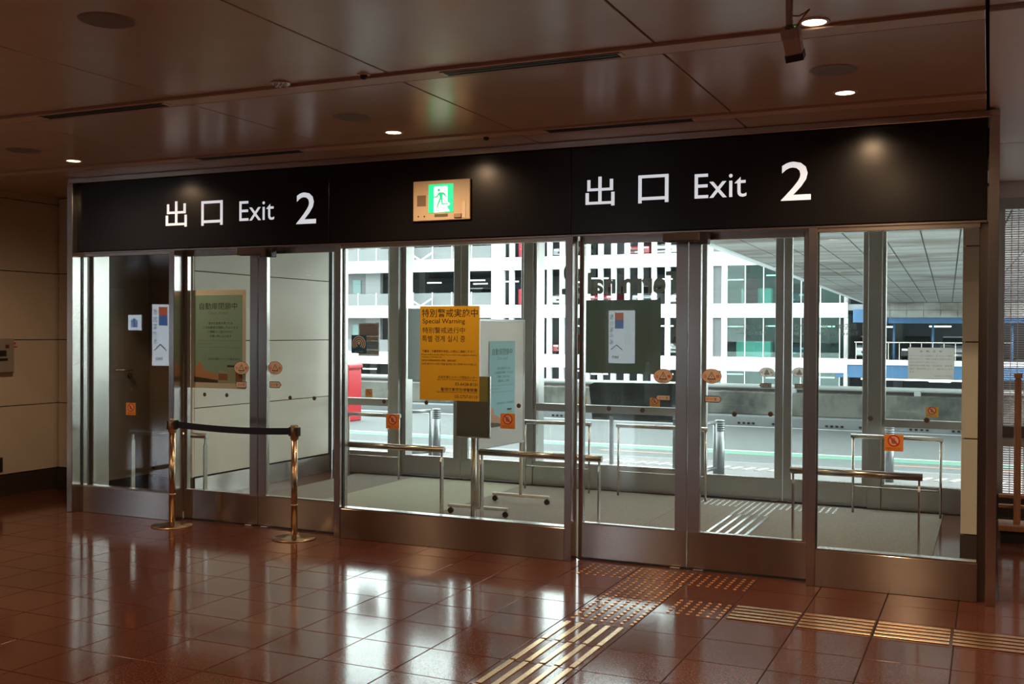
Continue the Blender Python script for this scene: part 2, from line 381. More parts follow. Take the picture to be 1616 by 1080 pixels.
fixed_window(6, -.891, -.175, OY, ZO, .22, 'fixed street window with mid rail carrying a notice', (.752, .825), glass_o, .03, steel_o)

# ---- hallway window beyond the end post
frit = mat('fritted_glass', (.7, .7, .68), .4)
def make_frit(m):
    n, l, b = nodes(m); tc = n.new('ShaderNodeTexCoord'); sp = n.new('ShaderNodeSeparateXYZ'); l.new(tc.outputs['Object'], sp.inputs[0])
    def line(out, period, w):
        a = n.new('ShaderNodeMath'); a.operation = 'MULTIPLY'; a.inputs[1].default_value = 1/period; l.new(out, a.inputs[0])
        f = n.new('ShaderNodeMath'); f.operation = 'FRACT'; l.new(a.outputs[0], f.inputs[0])
        g = n.new('ShaderNodeMath'); g.operation = 'LESS_THAN'; g.inputs[1].default_value = w; l.new(f.outputs[0], g.inputs[0]); return g.outputs[0]
    mx = n.new('ShaderNodeMath'); mx.operation = 'MAXIMUM'; l.new(line(sp.outputs[0], .055, .12), mx.inputs[0]); l.new(line(sp.outputs[2], .02, .38), mx.inputs[1])
    tr = n.new('ShaderNodeBsdfTransparent'); ms = n.new('ShaderNodeMixShader'); l.new(mx.outputs[0], ms.inputs[0]); l.new(tr.outputs[0], ms.inputs[1]); l.new(b.outputs[0], ms.inputs[2])
    l.new(ms.outputs[0], n['Material Output'].inputs[0])
make_frit(frit)
w7 = empty('window_7', (3, 3.32, 0), 'tall hallway window with fine printed lines beyond the end post', None, None, 'structure')
MB().box(.05, 6, 3.31, 3.42, 2.70, 2.80).build('top_rail', steel_o, w7)
MB().box(.05, 6, 3.31, 3.42, .70, .80).build('mid_rail', steel_dk, w7)
MB().box(.05, 6, 3.33, 3.40, .62, .70).build('sill_band', plastic_lt, w7)
MB().box(.05, 6, 3.31, 3.42, .0, .20).build('kick_plate', steel_dk, w7)
for x in (.05, 1.5, 3.0, 4.5, 5.94): MB().box(x, x+.06, 3.30, 3.43, .2, 2.7).build('mullion', steel_o, w7)
for a, b in ((.2, .62), (.8, 2.7)): MB().box(.11, 5.94, 3.36, 3.37, a, b).build('glass_pane', frit, w7)
MB().box(6, 14, 3.3, 3.45, 0, 2.96).box(.05, 6, 3.3, 3.45, 2.8, 2.96).build('wall_hall_front', ceil_w, kind='structure')
# ================================================================== CEILING FIXTURES
lens_m = mat('downlight_lens', (1, .9, .75), .4, emit=(1, .80, .56), es=9)
rim_m = mat('downlight_rim', (.75, .62, .5), .35)
def downlight(x, y, z, lab, power=42, group=None):
    e = empty('downlight', (x, y, z-.006), lab, 'downlight', group)
    prof = [(.052, 0), (.066, 0), (.068, .004), (.068, .012), (.052, .012)]
    mb = MB(); n = 28
    for r, h in prof:
        for i in range(n): t = 2*PI*i/n; mb.v.append(Vector((x+r*math.cos(t), y+r*math.sin(t), z-.006+h)))
    for j in range(4):
        for i in range(n): mb.f.append((j*n+i, j*n+(i+1) % n, (j+1)*n+(i+1) % n, (j+1)*n+i)); mb.smooth.append(False)
    mb.build('trim_ring', rim_m, e)
    MB().lathe([(.052, -.004), (.052, .008)], (x, y, z), 28).build('lens', lens_m, e)
    ld = bpy.data.lights.new('downlight_lamp', 'SPOT'); ld.energy = power*LAMP; ld.color = WARM; ld.spot_size = math.radians(168); ld.spot_blend = .75; ld.shadow_soft_size = .045
    lo = bpy.data.objects.new('downlight_lamp', ld); reg(lo, e, (x, y, z-.02)); return e
downlight(-6.62, -.70, 2.942, 'lit round downlight over the belt barrier')
downlight(-3.66, -.745, 2.942, 'lit round downlight in front of the running man sign')
downlight(-.742, -.775, 2.942, 'lit round downlight beside the ceiling speaker nearest the end post')
downlight(-.706, -2.15, 2.957, 'lit round downlight beside the hanging ceiling camera')
for x, y in ((-3.66, -4.6), (-6.62, -4.4), (-.74, -4.9), (2.3, -.8), (2.3, -3.4), (5.2, -2), (-9.6, -5.5), (-6.6, -7.5), (-2.2, -7.8), (2.4, -7.6), (-12, -9), (-7, -11.5), (-1.5, -12), (-15, -14), (-9, -16), (-3, -17), (-18, -19), (-11, -22), (-4, -22)):
    downlight(x, y, 2.957, 'lit round downlight in the rear part of the lobby ceiling', 75 if x > 2 and y > -5 or x < -6.5 and y > -6 else 34, 'downlights in the rear lobby')
for x, lab in ((-5.2, 'lit round downlight in the vestibule ceiling over the olive mat'), (-3.4, 'lit round downlight in the vestibule ceiling near the whiteboard'), (-1.55, 'lit round downlight in the vestibule ceiling over the steel tactile bars')):
    downlight(x, 1.75, 2.62, lab, 11)
grille_m = mat('perforated_grille', (.10, .075, .06), .5)
def make_grille(m):
    n, l, b = nodes(m); tc = n.new('ShaderNodeTexCoord'); gr = n.new('ShaderNodeVectorMath'); gr.operation = 'LENGTH'; sp = n.new('ShaderNodeSeparateXYZ')
    l.new(tc.outputs['Object'], sp.inputs[0]); l.new(tc.outputs['Object'], gr.inputs[0])
    at = n.new('ShaderNodeMath'); at.operation = 'ARCTAN2'; l.new(sp.outputs[1], at.inputs[0]); l.new(sp.outputs[0], at.inputs[1])
    def sine(o, k):
        a = n.new('ShaderNodeMath'); a.operation = 'MULTIPLY'; a.inputs[1].default_value = k; l.new(o, a.inputs[0])
        s_ = n.new('ShaderNodeMath'); s_.operation = 'SINE'; l.new(a.outputs[0], s_.inputs[0]); return s_.outputs[0]
    mu = n.new('ShaderNodeMath'); mu.operation = 'MULTIPLY'; l.new(sine(gr.outputs['Value'], 620), mu.inputs[0]); l.new(sine(at.outputs[0], 36), mu.inputs[1])
    cr = n.new('ShaderNodeValToRGB'); cr.color_ramp.elements[0].position = .0; cr.color_ramp.elements[0].color = (.30, .23, .18, 1); cr.color_ramp.elements[1].position = .35; cr.color_ramp.elements[1].color = (.012, .01, .008, 1)
    l.new(mu.outputs[0], cr.inputs[0]); l.new(cr.outputs[0], b.inputs['Base Color'])
make_grille(grille_m)
for x, y, z, lab in ((-3.53, -3.39, 2.957, 'round perforated ceiling speaker in the row behind the sprinkler ring'), (-3.64, -1.27, 2.942, 'round perforated ceiling speaker by the middle downlight'),
                     (-6.60, -1.19, 2.942, 'round perforated ceiling speaker near the beige side wall'), (-.732, -1.31, 2.942, 'round perforated ceiling speaker below the hanging camera')):
    e = empty('ceiling_speaker', (x, y, z-.005), lab, 'speaker')
    MB().lathe([(.118, -.004), (.122, -.002), (.122, .004)], (x, y, z), 40).build('rim', mat('speaker_rim', (.30, .22, .17), .5), e)
    MB().lathe([(.112, -.0055), (.112, -.002)], (x, y, z), 40).build('perforated_plate', grille_m, e)
for x0, x1, y, z, lab in ((-5.45, -4.465, -2.02, 2.942, 'slim black slot diffuser towards the beige side wall in the first ceiling step'), (-2.586, -1.637, -2.02, 2.942, 'slim black slot diffuser in the middle of the first ceiling step'),
                          (-2.667, -1.69, -.44, 2.927, 'slim black slot diffuser above the second Exit 2 sign'), (-5.58, -4.62, -.44, 2.927, 'slim black slot diffuser above the Exit 2 sign by the belt barrier')):
    e = empty('slot_diffuser', ((x0+x1)/2, y, z-.004), lab, 'air vent')
    MB().box(x0, x1, y-.040, y+.040, z-.003, z+.002).build('slot', black_gap, e)
    for d in (-.041, -.004, .035): MB().box(x0-.01, x1+.01, y+d, y+d+.006, z-.0045, z+.002).build('vane', steel_dk, e)
    for d in (x0-.02, x1): MB().box(d, d+.02, y-.037, y+.038, z-.005, z+.002).build('end_cap', rim_m, e)
e = empty('sprinkler_head', (-3.54, -2.14, 2.93), 'small silver sprinkler ring on the ceiling near the first step', 'sprinkler')
MB().lathe([(.052, 0), (.055, .004), (.055, .008)], (-3.54, -2.14, 2.947), 24).build('escutcheon', chrome, e)
for k in range(8): t = k*PI/4; MB().bbox(-3.54+.03*math.cos(t)-.006, -3.54+.03*math.cos(t)+.006, -2.14+.03*math.sin(t)-.006, -2.14+.03*math.sin(t)+.006, 2.935, 2.947, .002).build('tooth', chrome, e)
for x, y, z, lab in ((-3.02, -2.12, 2.957, 'small dark ceiling sensor on the first step beside the sprinkler ring'), (-3.12, -.43, 2.927, 'small dark ceiling sensor above the running man sign')):
    e = empty('ceiling_sensor', (x, y, z-.03), lab, 'sensor')
    MB().lathe([(.03, -.006), (.036, -.002), (.036, .001)], (x, y, z), 20).build('base_ring', rim_m, e); MB().lathe([(.008, -.028), (.018, -.022), (.02, -.006)], (x, y, z), 16).build('dome', plastic_dk, e)
# hanging camera
cx, cy = -.700, -2.80
e = empty('ceiling_camera', (cx, cy, 2.62), 'grey surveillance camera hanging from the ceiling on a pole', 'camera')
cam_g = mat('camera_grey', (.52, .48, .44), .5)
MB().cyl((cx, cy, 2.957), (cx, cy, 2.765), .0135, n=18).build('pole', cam_g, e)
MB().lathe([(.04, -.012), (.045, -.004), (.045, .0)], (cx, cy, 2.957), 24).build('ceiling_flange', cam_g, e)
axis = Vector((.10, .50, -.86)).normalized()
def tilt_frame(o):   # frame whose s/t span the camera's cross section, normal along its axis
    sd = Vector((1, -.1, .18)); sd = (sd-axis*sd.dot(axis)).normalized(); td = axis.cross(sd); return Frame(o, sd, td)
fr = tilt_frame(Vector((cx+.003, cy, 2.758)))
rr = [(-.034, -.030), (-.03, -.034), (.03, -.034), (.034, -.03), (.034, .03), (.03, .034), (-.03, .034), (-.034, .03)]
bd = MB().prism(rr, fr, 0, .035).build('rear_housing', cam_g, e)
for a, b in ((-.016, -.012), (.004, -.018), (-.012, .014), (.014, .012), (.0, .022)): MB().prism(ellipse(a, b, .0045, .0045, 10), fr, -.002, 0).build('connector', plastic_dk, bd)
flat('status_light', ellipse(.02, .012, .002, .002, 8), fr, -.003, mat('green_led', (.1, .5, .1), .4, emit=(.3, 1, .2), es=1.5), bd)
MB().prism([(a*.92, b*.92) for a, b in rr], fr, .035, .098).build('body', mat('camera_beige', (.68, .58, .48), .5), e)
MB().prism([(a*1.0, b*1.0) for a, b in rr], fr, .098, .124).build('lens_hood', plastic_dk, e)
pts = [Vector((cx+.014, cy, 2.80)), Vector((cx+.035, cy, 2.797)), Vector((cx+.06, cy, 2.808)), Vector((cx+.075, cy, 2.818)), Vector((cx+.055, cy, 2.795)), Vector((cx+.035, cy, 2.77)), Vector((cx+.022, cy, 2.752))]
MB().tube(pts, .003).build('cable', mat('orange_cable', (.45, .17, .04), .5), e)

# ================================================================== SIGN BAND
def header(x0, x1, lab):
    e = empty('header_sign', ((x0+x1)/2, -.03, 2.285), lab, 'sign')
    MB().bbox(x0+.002, x1-.002, -.025, -.001, 2.286, 2.880, .002).build('panel', header_m, e)
    return e
h1 = header(-7.362, -4.665, 'black sign band panel reading Exit 2 above the belt barrier doors')
h2 = header(-4.665, -2.660, 'black sign band panel carrying the green running man sign')
h3 = header(-2.660, -.022, 'black sign band panel reading Exit 2 above the tactile paving doors')
fr = front(0, -.0255, 0)
for h, boxes in ((h1, ((-6.297, 2.462, -6.070, 2.676), (-5.919, 2.462, -5.697, 2.664), (-5.529, 2.484, -5.184, 2.645), (-4.972, 2.440, -4.785, 2.686))),
                 (h3, ((-2.551, 2.470, -2.340, 2.672), (-2.172, 2.475, -1.961, 2.664), (-1.784, 2.487, -1.442, 2.650), (-1.222, 2.448, -1.036, 2.694)))):
    for ch, (a, b, c, d), bo in zip(('出', '口', 'Exit', '2'), boxes, (.006, .006, .0, .004)):
        text('lettering', ch, fr, a, b, c, d, .001, letter_m, h, bold=bo)
# running man emergency exit sign
e = empty('exit_light', (-3.67, -.04, 2.42), 'beige emergency exit light with a green running man', 'exit sign')
beige_pl = mat('beige_plate', (.60, .47, .31), .45)
MB().bbox(-3.906, -3.434, -.047, -.026, 2.419, 2.712, .003).build('plate', beige_pl, e)
gfr = front(-3.772, -.048, 2.477); W, Hh = .201, .204
pan = MB().bbox(-3.774, -3.569, -.051, -.047, 2.475, 2.683, .001).build('lit_panel', mat('exit_green', (.02, .6, .3), .4, emit=(.0, .80, .32), es=.85), e)
wm = mat('exit_white', (.9, 1, .95), .4, emit=(.86, 1, .92), es=1.0); gm = mat('exit_green_figure', (.02, .55, .3), .4, emit=(.0, .62, .26), es=.7)
U = lambda pts: [(x*W, y*Hh) for x, y in pts]
flat('doorway', U([(.22, .93), (.22, .0), (.29, .0), (.36, -.0), (.88, .02), (.78, .15), (.78, .22), (.88, .26), (.88, .3), (.78, .36), (.78, .93)]), gfr, .0035, wm, pan)
n_ = .0042
flat('figure_head', [(a*W, b*Hh) for a, b in ellipse(.42, .80, .055, .052, 16)], gfr, n_, gm, pan)
for poly in ([(.40, .70), (.50, .72), (.64, .70), (.68, .66), (.74, .56), (.71, .54), (.62, .62), (.58, .63), (.57, .50), (.59, .32), (.80, .32), (.82, .28), (.55, .27), (.53, .30), (.51, .46), (.45, .34), (.36, .15), (.32, .17), (.38, .34), (.46, .52), (.43, .63), (.36, .53), (.22, .54), (.22, .58), (.33, .59)],):
    flat('figure_body', U(poly), gfr, n_, gm, pan)
flat('figure_shadow', U([(.34, .10), (.38, .10), (.47, .02), (.43, .02)]), gfr, n_, gm, pan)
MB().bbox(-3.872, -3.797, -.049, -.046, 2.527, 2.608, .001).build('speaker_patch', mat('brown_patch', (.20, .14, .09), .7), e)
MB().bbox(-3.725, -3.615, -.050, -.046, 2.445, 2.465, .001).build('label_strip', mat('olive_strip', (.12, .13, .07), .5), e)
MB().bbox(-3.56, -3.50, -.060, -.046, 2.432, 2.462, .003).build('test_switch', mat('switch_box', (.35, .25, .15), .5), e)
MB().bbox(-3.498, -3.468, -.050, -.046, 2.43, 2.55, .001).build('tag', mat('cream_tag', (.66, .56, .42), .6), e)
for x in (-3.86, -3.81): MB().cyl((x, -.046, 2.452), (x, -.052, 2.452), .005, n=10).build('pilot_light', plastic_dk, e)
# door sensors over each pair of doors
for x0, x1, lab in ((-5.520, -5.200, 'dark automatic door sensor box above the belt barrier doors'), (-1.985, -1.690, 'dark automatic door sensor box above the tactile paving doors')):
    e = empty('door_sensor', ((x0+x1)/2, -.03, 2.19), lab, 'door sensor')
    MB().bbox(x0, x1-.05, -.075, .012, 2.205, 2.262, .006).build('housing', mat('sensor_brown', (.10, .075, .06), .3), e)
    MB().bbox(x0+.04, x1-.08, -.078, -.072, 2.2, 2.215, .002).build('sensor_window', plastic_dk, e)
    MB().bbox(x1-.06, x1, -.04, .03, 2.188, 2.265, .004).build('side_unit', plastic_dk, e)
# ================================================================== TACTILE PAVING
def stud_mesh(m):
    mb = MB().lathe([(.0125, 0), (.0122, .0025), (.009, .005)], (0, 0, 0), 10)
    me = bpy.data.meshes.new('stud'); me.from_pydata([tuple(v) for v in mb.v], [], mb.f); me.materials.append(m)
    for p in me.polygons: p.use_smooth = len(p.vertices) == 4
    return me
def studs(parent, me, pts, z=0):
    for x, y in pts: reg(bpy.data.objects.new('stud', me), parent, (x, y, z))
sm = stud_mesh(brass); SP = .0578
e = empty('warning_stud_block', (-1.92, -.16, 0), 'block of brass warning studs along the sill of the sliding doors', 'tactile paving')
studs(e, sm, [(-2.475+i*SP, -.03-j*SP) for i in range(20) for j in range(6)])
e = empty('warning_stud_block', (-1.94, -.87, 0), 'brass warning studs between the sill block and the guide bars', 'tactile paving')
studs(e, sm, [(-2.115+i*SP, -.03-j*SP) for i in range(7) for j in range(6, 24)])
e = empty('warning_stud_block', (-1.55, -.87, 0), 'small block of brass warning studs where the brass bars branch off', 'tactile paving')
studs(e, sm, [(-1.375-i*SP, -.725-j*SP) for i in range(6) for j in range(6)])
e = empty('guide_bar_strip', (-1.95, -2.3, 0), 'brass guide bars leading from the studs into the lobby', 'tactile paving')
for y1, y0 in ((-1.442, -1.805), (-1.822, -2.190), (-2.207, -2.575), (-2.592, -2.96), (-2.977, -3.345), (-3.362, -3.73)):
    for k in range(5): piece('bar', 'gb', .030, y1-y0, .006, .0022, brass, (-2.106+k*.0765, (y0+y1)/2, .0028), e)
e = empty('guide_bar_strip', (-.2, -.87, 0), 'brass guide bars running along the front past the end post', 'tactile paving')
for x0, x1 in ((-1.332, -.963), (-.947, -.563), (-.547, -.178), (-.162, .222), (.238, .622), (.638, 1.02)):
    for k in range(5): piece('bar', 'hb', x1-x0, .036, .006, .0022, brass, ((x0+x1)/2, -.990+k*.0665, .0028), e)
sm2 = stud_mesh(chrome)
e = empty('guide_bar_strip', (-1.89, 1.2, .006), 'bright steel guide bars on the brown vestibule mat', 'tactile paving')
for y0, y1 in ((.18, .72), (.735, 1.28), (1.295, 1.835), (1.85, 2.36)):
    for k in range(5): piece('bar', 'vb', .026, y1-y0, .006, .002, chrome, (-2.045+k*.0765, (y0+y1)/2, .0092), e)
e = empty('warning_stud_block', (-1.89, 2.8, .006), 'bright steel warning studs on the mat before the street doors', 'tactile paving')
studs(e, sm2, [(-2.06+i*SP, 2.40+j*SP) for i in range(6) for j in range(13)]+[(-2.06-(i+1)*SP, 2.80+j*SP) for i in range(9) for j in range(6)]+[(-1.771+(i+1)*SP, 2.80+j*SP) for i in range(9) for j in range(6)], .006)

# ================================================================== BELT BARRIER
def stanchion(x, y, lab, strap_to=None):
    e = empty('belt_stanchion', (x, y, 0), lab, 'stanchion')
    MB().lathe([(.165, 0), (.168, .004), (.160, .010), (.09, .020), (.045, .030), (.034, .036)], (x, y, 0), 40).build('base', gold, e)
    MB().cyl((x, y, .03), (x, y, .765), .0245, n=24).build('pole', gold, e)
    MB().cyl((x, y, .255), (x, y, .265), .027, n=24).build('collar', steel_s, e)
    MB().lathe([(.026, .762), (.032, .77), (.032, .868), (.029, .876)], (x, y, 0), 28).build('head', gold, e)
    for s in (-1, 1): MB().bbox(x+s*.035-.008, x+s*.035+.008, y-.022, y+.022, .79, .86, .004).build('belt_slot', plastic_dk, e)
    if strap_to:
        x1, y1 = strap_to; mb = MB(); n = 16
        for i in range(n+1):
            t = i/n; px = x+.05+(x1-.045-x-.05)*t; py = y+(y1-y)*t; z = .832-.006*t-.022*4*t*(1-t)*.8
            for dy in (-.001, .001):
                mb.v += [Vector((px, py+dy, z-.026)), Vector((px, py+dy, z+.026))]
        for i in range(n):
            a = 4*i
            for q in ((0, 4, 5, 1), (2, 3, 7, 6), (0, 2, 6, 4), (1, 5, 7, 3)): mb.f.append(tuple(a+k for k in q)); mb.smooth.append(False)
        mb.build('belt', belt_m, e, label='navy belt stretched to the second post')
        MB().bbox(x+.036, x+.058, y-.014, y+.014, .796, .868, .004).build('belt_end', rubber, e)
    return e
stanchion(-6.075, -.185, 'brass toned belt post with the belt reel, beside the glass end bay', (-4.865, -.185))
stanchion(-4.865, -.185, 'brass toned belt post receiving the belt, before the wide glass bay')

# ================================================================== GUARD RAILS
def guard(x0, x1, y, lab, r=.0235, plate=True):
    e = empty('guard_rail', ((x0+x1)/2, y, .006), lab, 'guard rail')
    MB().cyl((x0, y, .690), (x1, y, .690), r, n=20).build('handrail', steel_s, e)
    for x in (x0+.02, x1-.02):
        mb = MB()
        if plate:
            fr = Frame((x, y, 0), (0, 1, 0), (0, 0, 1)); mb.prism([(-.021, .006), (.021, .006), (.021, .60), (.009, .635), (.009, .68), (-.009, .68), (-.009, .635), (-.021, .60)], fr, -.006, .006)
        else: mb.cyl((x, y, .006), (x, y, .68), .011, n=12)
        mb.build('leg', steel_s, e)
    if not plate: MB().cyl((x0+.02, y, .24), (x1-.02, y, .24), .006, n=8).build('lower_rail', steel_s, e)
    return e
guard(-6.99, -6.13, .30, 'stainless guard rail behind the glass end bay by the belt barrier')
guard(-4.795, -3.82, .30, 'stainless guard rail behind the wide bay, on the belt barrier side')
guard(-3.516, -2.535, .30, 'stainless guard rail behind the wide bay, beside the sign stand')
guard(-1.205, -.38, .30, 'stainless guard rail behind the bay next to the end post')
guard(-6.446, -5.768, 2.95, 'thin stainless guard rail before the street window with the post box', .02, False)
guard(-4.322, -3.588, 2.95, 'thin stainless guard rail at the street window behind the whiteboard', .02, False)
guard(-3.324, -2.417, 2.95, 'thin stainless guard rail under the mirrored street lettering', .02, False)
guard(-1.121, -.355, 2.95, 'thin stainless guard rail at the street window with the notice', .02, False)

# ================================================================== POSTERS
teal = mat('poster_teal', (.32, .50, .44), .55); cream = mat('poster_border', (.80, .74, .64), .6); cyan = mat('poster_blue', (.30, .58, .66), .55)
art_o = mat('art_orange', (.62, .32, .20), .6); art_d = mat('art_dark', (.08, .06, .05), .6); art_g = mat('art_green', (.42, .50, .36), .6); art_r = mat('art_brown', (.35, .17, .10), .6)
def closed_poster(fr, w, h, name, lab, panel_m, mx, my):
    e = empty(name, fr(w/2, 0), lab, 'poster')
    flat('sheet', rect(0, 0, w, h), fr, 0, cream if panel_m is teal else white_p, e, .001)
    p = flat('print_panel', rect(mx, my, w-mx, h-my*.9), fr, .0012, panel_m, e)
    W2, H2 = w-2*mx, h-my*1.9
    g = lambda x0, y0, x1, y1: (mx+x0*W2, my+y0*H2, mx+x1*W2, my+y1*H2)
    n = .0018
    text('lettering', '自動扉閉鎖中', fr, *g(.11, .835, .89, .915), n, ink, p, 0)
    text('lettering', 'Door closed', fr, *g(.30, .78, .70, .82), n, ink_grey, p)
    for i, t in enumerate(('室内の温度を保つため', 'この自動扉を閉鎖しております', 'ご理解とご協力のほど', 'お願い申し上げます')):
        hw = (.25, .36, .27, .22)[i]; text('lettering', t, fr, *g(.55-hw, .665-.049*i, .55+hw, .695-.049*i), n, ink, p)
    for i, (t, x1) in enumerate((('This door closed in order to maintain temperature', .92), ('inside the building.', .38), ('Thank you for your understanding and cooperation', .93))):
        text('lettering', t, fr, *g(.07, .472-.039*i, x1, .492-.039*i), n, ink_grey, p)
    text('lettering', '日本空港ビルデング株式会社', fr, *g(.30, .258, .95, .286), n, ink, p)
    q = lambda pts: [(mx+x*W2, my+y*H2) for x, y in pts]
    for poly, m_ in (([(0, .0), (0, .17), (.06, .19), (.10, .24), (.17, .22), (.19, .15), (.50, .09), (.50, 0)], art_o), ([(0, 0), (0, .065), (.50, .03), (.50, 0)], art_d),
                     ([(.50, 0), (.50, .13), (.53, .16), (.62, .14), (.72, .12), (.72, 0)], art_g), ([(.51, .03), (.51, .11), (.70, .10), (.70, .03)], art_r),
                     ([(.72, 0), (.72, .18), (.86, .18), (.86, 0)], art_g), ([(.69, .18), (.69, .205), (.88, .20), (.86, .18)], art_d), ([(.86, .02), (.86, .13), (1, .12), (1, .02)], art_r)):
        flat('illustration', q(poly), fr, n+(.0002 if m_ in (art_d, art_r) else 0), m_, p, .0001)
    return e
closed_poster(front(-6.172, .144, 1.115), .578, .825, 'door_poster', 'teal door closed poster with cream border on the belt barrier doors', teal, .035, .048)
# yellow warning poster on the wide bay
yel = mat('poster_yellow', (.78, .46, .02), .5)
fr = front(-3.885, .0285, 1.092); w, h = .497, .699
e = empty('warning_poster', (-3.636, .028, 1.092), 'yellow special warning poster in four languages on the wide glass bay', 'poster')
sh_ = flat('sheet', rect(0, 0, w, h), fr, 0, yel, e, .0006)
for t, x0, y0, x1, y1, bo in (('特別警戒実施中', .03, .03, .97, .118, .006), ('Special Warning', .045, .133, .76, .20, .006), ('特別警戒进行中', .045, .225, .76, .288, 0), ('특별 경계 실시 중', .04, .313, .765, .38, 0),
        ('不審者・不審物等を発見した際はご連絡ください', .04, .466, .92, .492, .0), ('Please notify security officer if you notice any suspicious objects,', .03, .508, .96, .528, 0), ('suspicious individuals, etc.', .03, .534, .38, .552, 0),
        ('如发现可疑物品或可疑人物等，请联系我们', .03, .568, .62, .588, 0), ('수상한 물건이나 수상한 사람을 발견하신 경우 연락해 주시기 바랍니다', .03, .604, .95, .626, 0),
        ('日本空港ビルデング防災センター', .32, .738, .97, .768, 0), ('Japan Airport Terminal Disaster Prevention Center', .30, .772, .97, .788, 0), ('03-6428-8101', .60, .808, .97, .840, .0),
        ('警視庁東京空港警察署', .36, .864, .97, .900, 0), ('Metropolitan Police Department Tokyo Airport Police Station', .29, .904, .97, .920, 0), ('03-5757-0110', .595, .938, .97, .972, 0)):
    text('lettering', t, fr, x0*w, (1-y1)*h, x1*w, (1-y0)*h, .0012, ink, sh_, bo)
# navy sticker with rings
e = empty('ring_sticker', (-4.444, .028, 1.431), 'navy square sticker with cream rings on the wide glass bay', 'sticker')
fr = front(-4.490, .0285, 1.431); navy = mat('navy_print', (.02, .10, .21), .5); ringm = mat('ring_print', (.62, .55, .45), .5)
s_ = flat('sheet', rect(0, 0, .135, .14), fr, 0, navy, e)
for r0_, r1_, a0, a1 in ((.012, .0, 0, 360), (.029, .021, -60, 240), (.044, .037, -48, 228), (.060, .052, -38, 218)):
    n = 24; pts = []
    if r1_ == 0: flat('ring', ellipse(.0675, .078, r0_, r0_, 18), fr, .0006, ringm, s_, .0001); continue
    A = [math.radians(a0+(a1-a0)*i/n) for i in range(n+1)]; rm = MB(); P = lambda r_, t: fr(.0675+r_*math.cos(t), .074+r_*math.sin(t), .0007)
    for t0, t1 in zip(A[:-1], A[1:]): rm.add([P(r0_, t0), P(r0_, t1), P(r1_, t1), P(r1_, t0)], [(0, 1, 2, 3)])
    rm.build('ring', ringm, s_)
text('lettering', '監視カメラ作動中', fr, .03, .008, .105, .019, .0008, ringm, s_)

# ================================================================== STICKERS ON THE GLASS
st_o = mat('sticker_cream', (.76, .60, .48), .55); st_w = paper('sticker_white', (.78, .74, .71)); redm = mat('sticker_red', (.62, .04, .03), .5); blue_b = mat('sticker_blue', (.03, .11, .22), .5)
orange_s = mat('sticker_orange', (.80, .30, .05), .55); ochre_s = paper('sticker_ochre', (.62, .38, .11))
GY, FY = .1175, .0293
def onleaf(y, *v):      # positions read on the plane of the front, moved back to the door leaf
    return [k*1.017 for k in v] if y == GY else v
def oval(x, z, y, a, b, m_, lab):
    x, z_ = onleaf(y, x, z-1.6); z = 1.6+z_
    e = empty('caution_sticker', (x, y, z-b), lab, 'sticker'); fr = front(x, y, z)
    p = flat('sheet', ellipse(0, 0, a, b), fr, 0, m_, e)
    E1, E2 = ellipse(0, 0, a, b, 32), ellipse(0, 0, a*.955, b*.94, 32); rm = MB()
    for i in range(32): j = (i+1) % 32; rm.add([fr(*E1[i], .0007), fr(*E1[j], .0007), fr(*E2[j], .0007), fr(*E2[i], .0007)], [(0, 1, 2, 3)])
    rm.build('rim', mat('sticker_rim', (.10, .07, .06), .5), p)
    T = lambda k: [(-k*.45*b*1.15, -.42*b*k+.02*b), (k*.45*b*1.15, -.42*b*k+.02*b), (0, .52*b*k)]
    flat('triangle', T(1.15), fr, .0009, ink, p, .0001); flat('triangle_field', T(.86), fr, .0012, m_, p, .0001); flat('mark', rect(-.03*b, -.2*b, .03*b, .24*b), fr, .0015, ink, p, .0001)
    text('lettering', '注', fr, -.80*a, -.24*b, -.46*a, .18*b, .0012, redm, p, 0); text('lettering', '意', fr, .44*a, -.24*b, .80*a, .18*b, .0012, redm, p, 0)
    text('lettering', '自動ドア', fr, -.26*a, -.78*b, .26*a, -.58*b, .0012, ink, p)
def arrow(x0, x1, z0, z1, y, right, m_, lab):
    x0, x1, z0, z1 = onleaf(y, x0, x1, z0-1.6, z1-1.6); z0 += 1.6; z1 += 1.6
    e = empty('arrow_sticker', ((x0+x1)/2, y, z0), lab, 'sticker'); fr = front(x0, y, z0); w, h = x1-x0, z1-z0; k = .16
    P = lambda i: [(i, i), (w*(1-k), i), (w-i*1.4, h/2), (w*(1-k), h-i), (i, h-i)]
    F = (lambda q: q) if right else (lambda q: [(w-a, b) for a, b in reversed(q)])
    s_ = flat('sheet', F(P(0)), fr, 0, blue_b, e); flat('field', F(P(.0055)), fr, .0005, m_, s_, .0002)
    a0 = .12 if right else .26
    text('lettering', '自', fr, a0*w, .3*h, (a0+.11)*w, .7*h, .0009, redm, s_, 0); text('lettering', '動', fr, (a0+.45)*w, .27*h, (a0+.57)*w, .72*h, .0009, ink, s_, 0); text('lettering', 'AUTO', fr, (a0+.17)*w, .4*h, (a0+.38)*w, .6*h, .0009, ink, s_)
